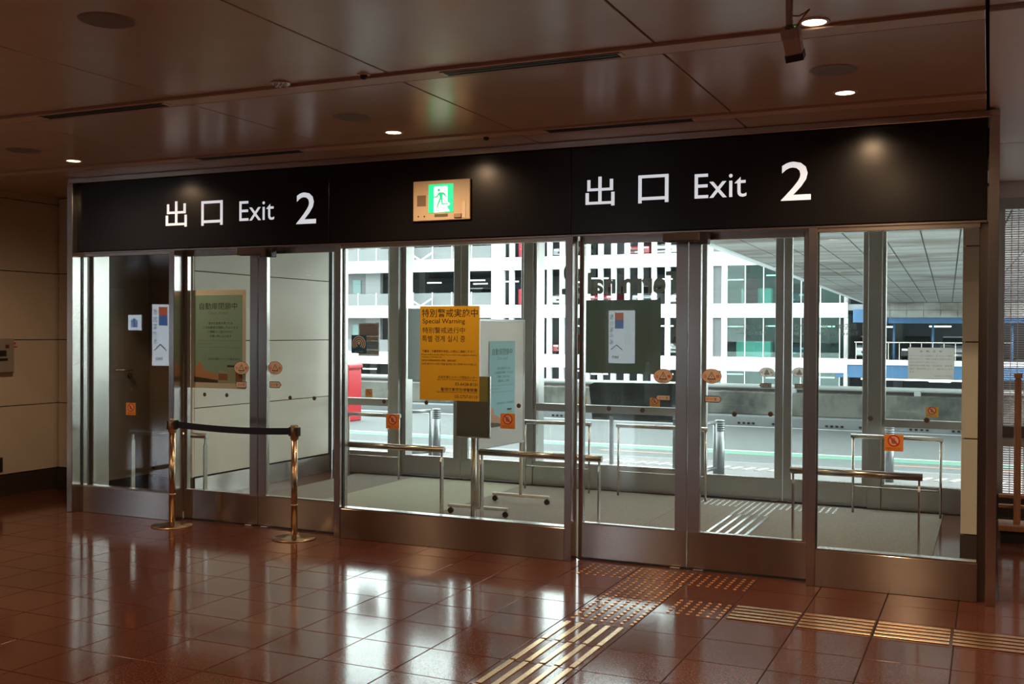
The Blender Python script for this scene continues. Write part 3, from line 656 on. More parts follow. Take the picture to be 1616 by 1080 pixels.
def hand_sign(x0, x1, z0, z1, y, m_, lab):
    e = empty('no_touch_sticker', ((x0+x1)/2, y, z0), lab, 'sticker'); fr = front(x0, y, z0); w, h = x1-x0, z1-z0
    s_ = flat('sheet', rect(0, 0, w, h), fr, 0, m_, e); c = (w*.5, h*.62); R = w*.33
    flat('prohibition_ring', ellipse(*c, R, R, 24), fr, .0006, redm, s_, .0001); flat('ring_field', ellipse(*c, R*.76, R*.76, 24), fr, .0009, mat('sticker_peach', (.80, .55, .36), .55), s_, .0001)
    H_ = [(-.35, -.55), (.25, -.55), (.45, -.05), (.35, .1), (.2, -.1), (.22, .5), (.1, .55), (.06, .15), (.0, .6), (-.12, .6), (-.12, .15), (-.2, .5), (-.32, .45), (-.28, .05), (-.42, .25), (-.5, .18)]
    flat('hand', [(c[0]+a*R*.9, c[1]+b*R*.9) for a, b in H_], fr, .0012, art_r, s_, .0001)
    d = .09; flat('slash', [(c[0]+R*(-.62-d), c[1]+R*(.62-d)), (c[0]+R*(-.62+d), c[1]+R*(.62+d)), (c[0]+R*(.62+d), c[1]+R*(-.62+d)), (c[0]+R*(.62-d), c[1]+R*(-.62-d))], fr, .0015, redm, s_, .0001)
    text('lettering', '手を触れないでください', fr, .1*w, .13*h, .9*w, .21*h, .0006, ink, s_, .01); text('lettering', 'Please do not touch', fr, .18*w, .05*h, .82*w, .10*h, .0006, ink, s_)
oval(-5.525, 1.298, GY, .077, .055, st_o, 'oval caution sticker overlapping the teal door closed poster'); oval(-5.190, 1.304, GY, .072, .054, st_o, 'oval caution sticker on the belt barrier door leaf without the poster')
oval(-1.9975, 1.31, GY, .069, .050, st_o, 'oval caution sticker on the tactile paving door leaf near the wide bay'); oval(-1.668, 1.317, GY, .069, .050, st_o, 'oval caution sticker on the tactile paving door leaf near the end bay')
arrow(-5.588, -5.473, 1.135, 1.188, GY, False, st_o, 'blue edged arrow sticker at the foot of the teal poster'); arrow(-5.246, -5.129, 1.144, 1.196, GY, True, st_o, 'blue edged arrow sticker on the belt barrier door leaf without the poster')
arrow(-2.051, -1.946, 1.145, 1.184, GY, False, st_o, 'blue edged arrow sticker on the tactile paving door leaf near the wide bay'); arrow(-1.713, -1.599, 1.143, 1.188, GY, True, st_o, 'blue edged arrow sticker on the tactile paving door leaf near the end bay')
hand_sign(-6.785, -6.677, .868, .974, FY, orange_s, 'orange no touching sticker on the end bay by the belt barrier'); hand_sign(-4.178, -4.061, .862, .972, FY, orange_s, 'orange no touching sticker below the navy ring sticker')
hand_sign(-3.217, -3.101, .903, 1.013, FY, orange_s, 'orange no touching sticker in front of the blue whiteboard poster'); hand_sign(-.589, -.478, .877, .980, FY, orange_s, 'orange no touching sticker on the bay next to the end post')
OG, OF = 3.3175, 3.2895
oval(-1.94, 1.229, OG, .073, .047, st_w, 'white oval caution sticker on the street door leaf near the lettering window'); oval(-1.635, 1.235, OG, .068, .047, st_w, 'white oval caution sticker on the street door leaf near the notice')
arrow(-2.011, -1.896, 1.079, 1.125, OG, False, st_w, 'white arrow sticker on the street door leaf near the lettering window'); arrow(-1.678, -1.561, 1.082, 1.127, OG, True, st_w, 'white arrow sticker on the street door leaf near the notice')
hand_sign(-6.427, -6.334, .859, .950, OF, ochre_s, 'ochre no touching sticker on the street window by the post box'); hand_sign(-3.856, -3.765, .862, .950, OF, ochre_s, 'ochre no touching sticker on the lettering window, whiteboard side')
hand_sign(-3.091, -2.986, .862, .952, OF, ochre_s, 'ochre no touching sticker on the lettering window, tactile bar side'); hand_sign(-.517, -.411, .858, .951, OF, ochre_s, 'ochre no touching sticker below the notice on the street window')
dotm = mat('marker_dot', (.10, .075, .065), .35)
for y, pts, lab, g in ((GY, ((-5.901, 1.071), (-5.672, 1.072)), 'dark round marker on the glass below the teal poster', 'markers on the poster leaf'), (GY, ((-5.043, 1.071), (-4.814, 1.073)), 'dark round marker on the belt barrier leaf without the poster', 'markers on the plain leaf'),
                       (GY, ((-2.38, 1.078), (-2.14, 1.074)), 'dark round marker on the tactile paving leaf near the wide bay', 'markers on the wide bay side leaf'), (GY, ((-1.515, 1.071), (-1.282, 1.080)), 'dark round marker on the tactile paving leaf near the end bay', 'markers on the end bay side leaf'),
                       (FY, ((-.672, 1.075), (-.345, 1.076)), 'dark round marker on the bay next to the end post', 'markers on the last bay'), (FY, ((-6.728, 1.09), (-6.445, 1.1)), 'dark round marker on the end bay above the orange sticker', 'markers on the first bay'),
                       (FY, ((-4.195, 1.066), (-3.828, 1.07), (-3.072, 1.072)), 'dark round marker on the wide bay at the level of the poster foot', 'markers on the wide bay')):
    ends = {'markers on the poster leaf': ('on its end bay side', 'on its stile side'), 'markers on the plain leaf': ('on its stile side', 'on its wide bay side'),
            'markers on the wide bay side leaf': ('beside the steel post', 'beside the meeting stile'), 'markers on the end bay side leaf': ('beside the meeting stile', 'beside the steel post'),
            'markers on the last bay': ('on the door side', 'on the end post side'), 'markers on the first bay': ('on the beige wall side', 'on the door side'), 'markers on the wide bay': ('near the orange sticker', 'under the yellow poster', 'over the whiteboard')}[g]
    for (x, z), where in zip(pts, ends):
        x, z_ = onleaf(y, x, z-1.6); z = 1.6+z_
        e = empty('glass_marker', (x, y, z-.015), lab.replace(' at the level of the poster foot', '')+', '+where, 'marker', g)
        MB().prism(ellipse(x, z, .0165, .0165, 18), front(0, y, 0), 0, .0015).build('disc', dotm, e); MB().prism(ellipse(x, z, .007, .007, 12), front(0, y, 0), .0015, .002).build('centre', steel_dk, e)

# ================================================================== WRITING AND PAPERS ON THE STREET GLASS
let_g = mat('grey_vinyl', (.30, .295, .27), .6); let_w = mat('pale_vinyl', (.42, .44, .45), .6)
e = empty('vinyl_lettering', (-3.3, 3.30, 1.99), 'grey vinyl Terminal 2 lettering, mirrored, on the street window', 'lettering'); fr = rear(0, 3.2995, 0)
text('lettering', 'Terminal', fr, 2.76, 1.994, 3.765, 2.215, .0005, let_g, e, .03); text('lettering', '2', fr, 3.86, 1.994, 4.05, 2.33, .0005, let_g, e, .02)
e = empty('poster_back', (-3.41, 3.305, 1.182), 'dark olive back of a large poster on the street window', 'poster')
flat('sheet', rect(2.985, 1.185, 3.841, 1.933), rear(0, 3.3005, 0), 0, paper('poster_back_olive', (.20, .215, .185)), e, .001)
e = empty('vinyl_lettering', (-1.4, 3.33, 1.578), 'pale mirrored ticketing and check in lettering on the street door leaf near the notice', 'lettering'); fr = rear(0, 3.3275, 0)
text('lettering', '航空券・搭乗手続き', fr, 1.12, 1.640, 1.69, 1.700, .0005, let_w, e, .01); text('lettering', 'Ticketing & Check in', fr, 1.10, 1.575, 1.69, 1.625, .0005, let_w, e, .008)
e = empty('vinyl_lettering', (-2.1, 3.33, 1.59), 'small pale mirrored lettering in two lines on the street door leaf near the lettering window', 'lettering')
text('lettering', '售票・办理登机手续', fr, 1.93, 1.642, 2.33, 1.684, .0005, let_w, e, .0); text('lettering', '항공권・탑승수속', fr, 1.95, 1.585, 2.24, 1.622, .0005, let_w, e, .0)
e = empty('notice', (-.48, 3.288, 1.2), 'grey notice sheet headed in spaced Japanese on the street window', 'notice'); fr = front(-.671, OF, 1.2); w, h = .386, .281
s_ = flat('sheet', rect(0, 0, w, h), fr, 0, paper('notice_grey', (.74, .72, .70)), e)
text('lettering', 'お　知　ら　せ', fr, .26*w, .85*h, .74*w, .92*h, .0006, ink, s_, .01)
for i, (t, x1) in enumerate((('ターミナルビル施設内、およびビル周辺', .96), ('内外において、無断で営業行為等はお断り', .96), ('いたしますのでご了承ください', .62), ('無許可の営業行為、物品販売、募金等', .96), ('場内、建造物等において、撮影禁止となり', .96), ('ます。', .16))):
    text('lettering', t, fr, .04*w, (.715-.105*i)*h, x1*w, (.765-.105*i)*h, .0006, ink_grey, s_)
text('lettering', '日本空港ビルデング株式会社', fr, .58*w, .07*h, .95*w, .13*h, .0006, ink_grey, s_)
e = empty('notice', (-6.385, 3.288, 1.32), 'small notice sheet in faded pink and blue stripes on the street window', 'notice'); fr = front(-6.523, OF, 1.322); w, h = .276, .38
s_ = flat('sheet', rect(0, 0, w, h), fr, 0, paper('notice_pale', (.60, .57, .55)), e)
for y0, y1, c in ((.60, .96, (.50, .38, .36)), (.46, .58, (.55, .44, .36)), (.20, .44, (.36, .41, .50)), (.05, .17, (.50, .45, .42))): flat('print_band', rect(.05*w, y0*h, .95*w, y1*h), fr, .0006, paper('band_%d' % int(y0*100), c), s_, .0001)
for i in range(9): text('lettering', 'ご利用のお客様へお願い', fr, .12*w, (.88-.09*i)*h, .80*w, (.91-.09*i)*h, .0009, ink_grey, s_)
e = empty('poster_back', (-5.62, 3.33, 1.07), 'pale grey back of a poster on the street door behind the yellow poster', 'poster')
flat('sheet', rect(5.36, 1.07, 5.90, 1.857), rear(0, 3.328, 0), 0, paper('poster_back_pale', (.50, .53, .53)), e, .001)

# ================================================================== WHITEBOARD, SIGN STAND
board_w = mat('whiteboard_white', (.66, .67, .66), .3); pole_w = mat('offwhite_tube', (.60, .58, .52), .4)
bx = lambda y: -4.040+(y-1.33)*.0833
e = empty('whiteboard', (bx(1.72), 1.72, .006), 'white rolling board with a blue poster in the vestibule', 'whiteboard')
bd_dir = Vector((.0833, 1, 0)).normalized(); fr = Frame((bx(1.31)+.018, 1.31, 0), bd_dir, (0, 0, 1))     # its normal looks towards +X
MB().prism(rect(.01, .59, .81, 1.70), fr, -.016, .0).build('panel', board_w, e)
for r_ in (rect(0, .575, .82, .592), rect(0, 1.695, .82, 1.715), rect(-.005, .575, .012, 1.715), rect(.808, .575, .825, 1.715)): MB().prism(r_, fr, -.02, .004).build('frame_bar', mat('aluminium_edge', (.45, .44, .42), .35, 1), e)
for y in (1.335, 2.11):
    MB().cyl((bx(y), y, .075), (bx(y), y, .60), .016, n=14).build('leg', pole_w, e)
    ft = MB().bbox(bx(y)-.29, bx(y)+.29, y-.016, y+.016, .062, .088, .006).build('foot_bar', pole_w, e)
    for s in (-1, 1):
        xx = bx(y)+s*.265; MB().cyl((xx, y-.012, .031), (xx, y+.012, .031), .025, n=16).build('caster', rubber, ft); MB().cyl((xx, y, .045), (xx, y, .066), .010, n=10).build('caster_stem', steel_dk, ft)
closed_poster(Frame((bx(1.478)+.0225, 1.478, .755), bd_dir, (0, 0, 1)), .465, .765, 'board_poster', 'light blue door closed poster on the rolling whiteboard', cyan, .0, .0)
e = empty('sign_stand', (-3.79, .75, .006), 'grey metal sign stand on a single pole behind the yellow poster', 'sign stand')
MB().lathe([(.17, .006), (.17, .014), (.05, .022)], (-3.79, .75, 0), 32).build('base', steel_s, e)
MB().cyl((-3.79, .75, .02), (-3.79, .75, .76), .0235, n=20).build('pole', steel_s, e)
MB().bbox(-3.938, -3.636, .725, .748, .745, 1.243, .003).build('frame', steel_s, e)
MB().box(-3.930, -3.650, .720, .726, .755, 1.235).build('face', mat('stand_face', (.10, .10, .085), .4), e)
MB().box(-3.930, -3.650, .7185, .7205, 1.04, 1.235).build('olive_reflection', mat('stand_olive_reflection', (.24, .20, .06), .5), e)  # olive reflection on the upper face, painted as a thin sheet

# ================================================================== LOBBY SIDE THINGS
e = empty('control_panel', (-8.58, .23, 1.19), 'grey wall control box with dark display on the beige side wall', 'control panel')
MB().bbox(-8.60, -8.545, .08, .378, 1.187, 1.512, .006).build('case', mat('panel_grey', (.36, .34, .31), .5), e); MB().box(-8.546, -8.541, .10, .285, 1.345, 1.40).build('display', plastic_dk, e); MB().box(-8.546, -8.542, .275, .315, 1.42, 1.455).build('button', mat('maroon_button', (.18, .05, .05), .5), e); MB().box(-8.546, -8.542, .10, .30, 1.30, 1.325).build('slot', plastic_dk, e)
e = empty('star_sticker', (-8.598, .42, 1.44), 'small red star sticker beside the grey control box', 'sticker'); fr = Frame((-8.5985, .425, 1.455), (0, 1, 0), (0, 0, 1))
flat('star', [((.02 if k % 2 == 0 else .008)*math.sin(k*PI/5), (.02 if k % 2 == 0 else .008)*math.cos(k*PI/5)+.01) for k in range(10)], fr, 0, redm, e); flat('star_bar', rect(-.03, -.03, .03, -.018), fr, 0, redm, e)
e = empty('wall_outlet', (-8.59, .25, .24), 'black outlet plate low on the beige side wall', 'outlet'); MB().bbox(-8.60, -8.588, .20, .285, .236, .375, .003).build('plate', plastic_dk, e); MB().box(-8.588, -8.586, .225, .26, .28, .33).build('socket', black_gap, e)
e = empty('wall_outlet', (-7.325, .94, .25), 'small dark outlet on the wall behind the glass end bay', 'outlet'); MB().bbox(-7.355, -7.298, .935, .945, .25, .345, .002).build('plate', mat('outlet_grey', (.10, .09, .075), .5), e); 
for z in (.275, .315): MB().box(-7.34, -7.313, .933, .936, z-.01, z+.01).build('socket', black_gap, e)
e = empty('door_lever', (-7.38, .58, 1.15), 'steel lever handle on the return wall behind the end bay', 'door handle')
MB().cyl((-7.388, .66, 1.226), (-7.335, .66, 1.226), .011, n=14).build('spindle', steel_s, e); MB().cyl((-7.335, .67, 1.226), (-7.335, .45, 1.230), .010, n=14).build('lever', steel_s, e); MB().cyl((-7.389, .682, 1.172), (-7.372, .682, 1.172), .024, n=18).build('lock_cylinder', plastic_dk, e)
wood = mat('orange_wood', (.40, .19, .09), .4); noise_color(wood, [(.3, (.30, .13, .06)), (.7, (.47, .24, .12))], 8, 3, (12, 12, .6))
e = empty('wooden_rack', (.33, 2.2, 0), 'orange brown wooden rack frame beyond the end post', 'rack')
for x in (.18, .62): MB().bbox(x, x+.05, 2.17, 2.23, .12, 1.255, .004).build('upright', wood, e); MB().bbox(x-.005, x+.055, 2.165, 2.235, 1.265, 1.30, .004).build('cap', wood, e); MB().box(x+.005, x+.045, 2.175, 2.225, 1.25, 1.27).build('neck', wood, e)
MB().bbox(.07, .80, 2.05, 2.35, .09, .135, .004).build('base_board', wood, e); MB().box(.09, .78, 2.08, 2.32, 0, .09).build('plinth', plastic_dk, e)
for z in (.24, .32): MB().bbox(.075, .78, 2.25, 2.31, z, z+.025, .003).build('slat', wood, e)
# lit sign towers standing far back in the lobby
tw = mat('tower_lit_white', (.8, .85, .9), .5, emit=(.80, .90, 1), es=5.5); tblue = mat('tower_lit_blue', (.1, .2, .5), .5, emit=(.10, .22, .60), es=3.5); tred = mat('tower_lit_red', (.5, .15, .1), .5, emit=(.75, .18, .10), es=3.5); tink = mat('tower_ink', (.05, .08, .2), .5)
for x, y, rz, k_w, lab in ((-9.05, -20.0, .45, 1, 'lit white information tower far back in the lobby'), (-17.55, -12.0, -.5, .62, 'lit white information tower by the front wall of the rear lobby')):
    e = empty('sign_tower', (x, y, 0), lab, 'sign')
    c_, s_ = math.cos(rz), math.sin(rz)
    q = [Vector((x+a*c_-b*s_, y+a*s_+b*c_, 0)) for a, b in ((-.3*k_w, -.2*k_w), (.3*k_w, -.2*k_w), (.3*k_w, .2*k_w), (-.3*k_w, .2*k_w))]
    top = MB(); bot = MB()
    for mb, z0, z1 in ((bot, 0, .78), (top, .78, 2.2)):
        mb.add([v+Vector((0, 0, z0)) for v in q]+[v+Vector((0, 0, z1)) for v in q], [(0, 3, 2, 1), (4, 5, 6, 7), (0, 1, 5, 4), (1, 2, 6, 5), (2, 3, 7, 6), (3, 0, 4, 7)])
    bot.build('plinth', plastic_lt, e); top.build('light_box', tw, e)
    fr0 = Frame(q[2]+Vector((0, 0, .78)), q[3]-q[2], (0, 0, 1)); fr = lambda a, b, n=0, f=fr0, k=k_w: f(a*k, b, n)      # face towards the doors
    flat('picture', rect(.04, .93, .36, 1.16), fr, .002, tblue, e, .001); flat('picture', rect(.04, 1.16, .36, 1.36), fr, .002, tred, e, .001)
    for k_, ch_ in enumerate('館内案内板'): text('lettering', ch_, fr, .43, 1.18-.17*k_, .55, 1.31-.17*k_, .002, tink, e, 0)
    flat('arrow_mark', [(.08, .34), (.30, .48), (.52, .34), (.52, .37), (.30, .51), (.08, .37)], fr, .002, tink, e, .001); text('lettering', 'INFO', fr, .22, .12, .46, .20, .002, tink, e, .02)
e = empty('lobby_column', (-20.4, -14.5, 0), 'square dark lobby column carrying the luggage sign', 'column')
MB().bbox(-20.8, -20.0, -14.9, -14.1, .15, 2.957, .01).build('shaft', brown_p, e); MB().bbox(-20.82, -19.98, -14.92, -14.08, 0, .15, .01).build('plinth', base_dark, e)
e = empty('luggage_sign', (-20.4, -14.08, 1.6), 'lit white sign with a blue suitcase on the lobby column', 'sign'); fr = rear(-20.4, -14.07, 1.6)
MB().bbox(-20.62, -20.18, -14.098, -14.072, 1.6, 2.0, .004).build('light_box', tw, e); flat('suitcase', rect(-.11, .07, .11, .27), fr, .001, tblue, e); flat('suitcase_handle', rect(-.045, .27, .045, .31), fr, .001, tblue, e)
for a_ in (-.06, .05): flat('suitcase_strap', rect(a_, .07, a_+.012, .27), fr, .002, tw, e)

# ================================================================== STREET
pave = mat('pavement_grey', (.27, .255, .25), .8); noise_color(pave, [(.3, (.19, .178, .175)), (.7, (.245, .232, .228))], 6, 4)
asph = mat('asphalt', (.20, .21, .215), .85); noise_color(asph, [(.3, (.10, .108, .11)), (.7, (.175, .184, .187))], 25, 5)
conc = mat('weathered_concrete', (.30, .30, .27), .85); noise_color(conc, [(.38, (.05, .055, .05)), (.46, (.12, .12, .105)), (.52, (.19, .19, .17)), (.66, (.26, .26, .235))], .7, 6, (1, 1, .8), rough=.68)
kerb_m = mat('pale_kerb', (.24, .255, .265), .8); wht = mat('white_paint', (.55, .57, .575), .5); grn = mat('green_road_paint', (.13, .30, .21), .7); org = mat('orange_road_paint', (.50, .28, .18), .7)
MB().box(-40, 25, 3.3, 6.15, -.3, -.001).build('pavement', pave, kind='structure', label='grey pavement outside the street doors')
MB().box(-40, 25, 6.15, 11.75, -.4, -.02).build('road', asph, kind='structure', label='asphalt terminal road with green and white lines')
MB().box(-60, 40, 12.5, 120, -5, -4.2).build('ground_lower', asph, kind='structure')
for y0, y1, m_, x0, x1, lab in ((7.22, 7.56, grn, -40, 25, 'pale green stripe along the road'), (7.60, 7.70, wht, -40, 25, 'thin white stripe beside the green road stripe'), (11.42, 11.56, wht, -40, 25, 'white edge line at the foot of the concrete barrier'),
                           (6.86, 6.93, org, -1.2, 3, 'faded orange line on the road near the notice window'), (6.86, 6.93, org, -4.9, -3.6, 'faded orange line on the road beyond the tactile bars')):
    box('road_line', x0, x1, y0, y1, -.021, -.018, m_, label=lab, cat='road marking')
MB().bbox(-40, 25, 6.10, 6.24, -.1, .002, .01).build('kerb', kerb_m, kind='structure')
e = empty('tactile_bar_strip', (-4, 5.6, 0), 'row of pale slanted tactile bars set in the pavement', 'tactile paving')
for k in range(70): x = -10+k*.15; MB().add([(x, 5.48, 0), (x+.06, 5.48, 0), (x+.14, 5.72, 0), (x+.08, 5.72, 0), (x+.005, 5.48, .006), (x+.055, 5.48, .006), (x+.135, 5.72, .006), (x+.085, 5.72, .006)], [(0, 3, 2, 1), (4, 5, 6, 7), (0, 1, 5, 4), (1, 2, 6, 5), (2, 3, 7, 6), (3, 0, 4, 7)]).build('bar', wht, e)
e = empty('concrete_barrier', (-6, 12.1, 0), 'stained concrete roadside barrier with a white pipe rail', 'barrier')
MB().bbox(-40, 25, 11.75, 12.35, -.4, .15, .02).build('kerb_base', kerb_m, e); MB().bbox(-40, 25, 11.98, 12.30, .15, .555, .015).build('wall', conc, e)
for x in [-38+2.05*k for k in range(31)]:
    MB().bbox(x-.05, x+.05, 12.06, 12.2, .55, .63, .01).build('rail_post', wht, e)
MB().cyl((-40, 12.12, .655), (25, 12.12, .655), .042, n=14).build('pipe_rail', wht, e); MB().box(-40, 25, 12.22, 12.26, .56, .62).build('rear_rail', steel_dk, e)
for x in (-9.2, -7.6, -6.3, -4.05, -3.45, -2.55, -2.0, -1.2, -.55):
    for k in range(4): MB().box(x+k*.085, x+k*.085+.045, 11.74, 11.76, .0, .035).build('drain_hole', black_gap, e)
redp = mat('postbox_red', (.55, .02, .035), .35)
e = empty('post_box', (-10.66, 9.22, -.02), 'red roadside post box seen through the street window', 'post box')
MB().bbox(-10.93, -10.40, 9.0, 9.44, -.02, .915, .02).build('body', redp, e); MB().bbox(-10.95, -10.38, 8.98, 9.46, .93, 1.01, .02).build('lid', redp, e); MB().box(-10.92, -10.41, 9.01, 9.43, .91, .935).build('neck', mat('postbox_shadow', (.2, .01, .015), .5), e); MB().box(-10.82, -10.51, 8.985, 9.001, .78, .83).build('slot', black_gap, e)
steel_w = mat('weathered_steel', (.30, .31, .32), .38, 1)
def bollard(x, y, lab):
    e = empty('bollard', (x, y, 0), lab, 'bollard')
    MB().cyl((x, y, 0), (x, y, .50), .052, n=24).build('post', steel_w, e)
    for k in range(5): MB().lathe([(.047, 0), (.054, .004), (.054, .018), (.047, .022)], (x, y, .502+k*.025), 24).build('ring', steel_w, e)
bollard(-6.387, 4.9, 'steel bollard with ringed head outside the post box side doors'); bollard(-2.758, 4.9, 'steel bollard with ringed head outside the tactile bar doors'); bollard(-.984, 5.2, 'steel bollard with ringed head outside the notice window')
for xa, ya, xb, yb, lab in ((-6.57, 4.55, -6.42, 4.80, 'steel tube hoop beside the bollard near the post box'), (-2.87, 4.35, -2.79, 4.80, 'steel tube hoop beside the bollard near the tactile bars')):
    e = empty('tube_hoop', ((xa+xb)/2, (ya+yb)/2, 0), lab, 'barrier hoop'); f_ = lambda z: (Vector((xa, ya, z)), Vector((xb, yb, z)))
    for i in (0, 1): MB().cyl(f_(0)[i], f_(.60)[i], .022, n=14).build('upright', steel_w, e)
    for z in (.09, .60): MB().cyl(*f_(z), .022, n=14).build('crossbar', steel_w, e)
e = empty('low_screen', (-3.45, 3.9, 0), 'low dark smoked screen outside the lettering window', 'screen'); smoke = mat('smoked_panel', (.05, .058, .06), .25)
MB().prism([(-3.92, .66), (-2.80, .66), (-2.80, 1.07), (-3.90, 1.06), (-3.96, 1.03)], front(0, 3.9, 0), -.01, .01).build('panel', smoke, e)
for x in (-3.7, -3.0): MB().bbox(x-.02, x+.02, 3.88, 3.92, 0, .70, .003).build('leg', steel_w, e)

# ================================================================== PARKING GARAGE
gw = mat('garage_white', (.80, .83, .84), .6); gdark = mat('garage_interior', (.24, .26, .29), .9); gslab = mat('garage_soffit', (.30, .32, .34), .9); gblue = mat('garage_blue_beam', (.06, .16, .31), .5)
tube_m = mat('fluorescent_tube', (1, 1, 1), .5, emit=(1, 1, .95), es=4); ggrey = mat('garage_grey_panel', (.15, .155, .16), .7); pink = mat('pale_column', (.62, .58, .56), .7)
GY0 = 60.0
e = empty('parking_garage', (-25, 66, -4.2), 'white multi storey parking garage across the road', 'building')
LV = [-3.3, .1, 3.5, 6.82, 10.2]; BOT = [-4.15, -.80, 2.60, 5.93, 9.3]
for lo_, hi_ in zip(BOT, LV):
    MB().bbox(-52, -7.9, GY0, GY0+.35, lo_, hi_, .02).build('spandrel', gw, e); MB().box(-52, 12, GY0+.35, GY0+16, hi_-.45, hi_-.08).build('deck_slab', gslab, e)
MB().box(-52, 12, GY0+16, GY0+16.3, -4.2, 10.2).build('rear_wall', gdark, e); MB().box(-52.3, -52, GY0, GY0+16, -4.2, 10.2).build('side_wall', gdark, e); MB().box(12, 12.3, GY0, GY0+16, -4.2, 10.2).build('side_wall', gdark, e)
fin_x = [-19.23-.93*k for k in range(12)]+[-30.45]
for lv, nx in zip(LV[:-1], BOT[1:]):
    for x in fin_x: piece('fin', 'fin', .30, .34, nx-lv, .01, gw, (x, GY0+.17, (lv+nx)/2), e)
    MB().bbox(-32.0, -31.05, GY0, GY0+.4, lv, nx, .02).build('pier', gw, e)
    for x in (-18.05, -16.38, -15.50): piece('fin', 'fin', .30, .34, nx-lv, .01, gw, (x, GY0+.17, (lv+nx)/2), e)
    MB().bbox(-16.23, -15.65, GY0+.2, GY0+.3, lv, nx, .01).build('louvre_panel', ggrey, e)
    for x in (-46, -41.5, -34, -27.0, -22.9, -11, -5.5, -.5): MB().bbox(x-.3, x+.3, GY0+7, GY0+7.6, lv, nx+.4, .02).build('column', ggrey, e)
    for k, x in enumerate((-44.5, -40.2, -37.4, -35.2, -33.6, -29.2, -25.6, -21.6, -17.2, -13.4, -10.6, -6.6, -3.4, -.8)): MB().bbox(x, x+1.25, GY0+3+(k % 3)*2.5, GY0+3.08+(k % 3)*2.5, nx-.55, nx-.46, .01).build('tube_light', tube_m, e)
    for x in (-30.05,): MB().bbox(x-.2, x+.2, GY0+.8, GY0+1.2, lv, lv+1.15, .02).build('hydrant_box', mat('hydrant_red', (.60, .05, .08), .5), e)
mesh_p = mat('railing_mesh', (.26, .27, .275), .6)
def make_mesh(m, f):
    n, l, b = nodes(m); tr = n.new('ShaderNodeBsdfTransparent'); ms = n.new('ShaderNodeMixShader'); ms.inputs[0].default_value = f
    l.new(tr.outputs[0], ms.inputs[1]); l.new(b.outputs[0], ms.inputs[2]); l.new(ms.outputs[0], n['Material Output'].inputs[0])
make_mesh(mesh_p, .62)
for lv in LV[:4]:
    for k in range(12):
        x = -51+1.58*k; MB().box(x+.04, x+1.54, GY0+.15, GY0+.18, lv, lv+.9).build('railing_panel', mesh_p, e); MB().box(x-.03, x+.03, GY0+.12, GY0+.2, lv, lv+.95).build('railing_post', gw, e)
MB().cyl((-38.35, GY0-.5, -4.2), (-38.35, GY0-.5, 10.2), .2, n=14).build('mast', gw, e)
for z in (.1, 3.5, 6.8): MB().cyl((-38.35, GY0-.5, z-.6), (-36.6, GY0-.2, z+.5), .06, n=8).cyl((-36.6, GY0-.2, z-.6), (-38.35, GY0-.5, z+.5), .06, n=8).build('brace', gw, e)
for lv, nx in ((.1, 2.6), (3.5, 5.93), (6.82, 9.3)):      # rooms on the open side
    MB().bbox(-46.0, -43.0, GY0+1.2, GY0+1.5, lv, nx+.3, .02).build('stair_wall', ggrey, e); MB().bbox(-44.2, -43.5, GY0+1.12, GY0+1.2, lv, lv+2.0, .01).build('stair_door', mat('stair_door_green', (.15, .24, .24), .5), e); MB().bbox(-43.0, -41.7, GY0+1.0, GY0+1.4, lv, nx+.3, .02).build('stair_pier', mat('pier_pale', (.24, .245, .25), .7), e)
# glazed corner
teal_g = glass_mat('teal_glass', (.50, .72, .68), 1.6)
gx = [-15.33+1.16*k for k in range(7)]
for lv, nx in zip(LV[:-1], BOT[1:]):
    for a, b in zip(gx[:-1], gx[1:]): piece('glass_pane', 'tp', b-a-.05, .03, nx-lv, .004, teal_g, ((a+b)/2, GY0+.2, (lv+nx)/2), e)
    for a in gx: piece('mullion', 'tm', .05, .12, nx-lv, .004, gw, (a, GY0+.18, (lv+nx)/2), e)
    MB().box(-15.2, -8.5, GY0+6.5, GY0+6.7, lv, nx+.3).build('glazed_room_wall', mat('room_wall', (.20, .27, .27), .9), e); MB().box(-14.9+(lv > 3)*.3, -12.7, GY0+1.0, GY0+1.6, lv, lv+1.0).build('machine', gw, e)
MB().bbox(-14.35, -13.45, GY0+.5, GY0+.56, 3.5, 5.1, .01).build('red_banner', mat('banner_red', (.42, .05, .09), .6), e)
for lv, nx in zip(LV[:-1], BOT[1:]): MB().cyl((-8.0, GY0+.15, lv-.1), (-8.0, GY0+.15, nx+.05), .13, n=14).build('round_column', pink, e); MB().cyl((-10.1, GY0+.6, lv-.1), (-10.1, GY0+.6, nx+.05), .13, n=14).build('round_column', pink, e)
# bay under the canopy
MB().bbox(-7.9, 12, GY0, GY0+.3, -.27, .06, .01).build('spandrel', gw, e); MB().bbox(-8.6, 12, GY0+.1, GY0+.4, -1.05, -.28, .01).build('blue_beam', gblue, e); MB().bbox(-7.6, -5.6, GY0+.1, GY0+.4, 2.3, 3.1, .01).build('blue_beam', gblue, e); MB().bbox(-5.55, 12, GY0+.1, GY0+.4, 2.25, 2.62, .01).build('blue_beam', gblue, e)
for x in (-5.3, -3.1, -1.0, 1.2):
    MB().cyl((x, GY0+1, .0), (x, GY0+1, 2.4), .07, n=10).build('blue_post', gblue, e)
for k in range(14):
    x = -7.4+.62*k; MB().box(x-.02, x+.02, GY0+.1, GY0+.16, .06, 1.12).build('railing_post', steel_s, e)
MB().box(-7.5, 1.2, GY0+.1, GY0+.16, 1.08, 1.14).build('top_rail', steel_s, e)
MB().bbox(-7.3, -1, GY0+2, GY0+2.1, -1.25, -1.15, .01).build('tube_light', tube_m, e)

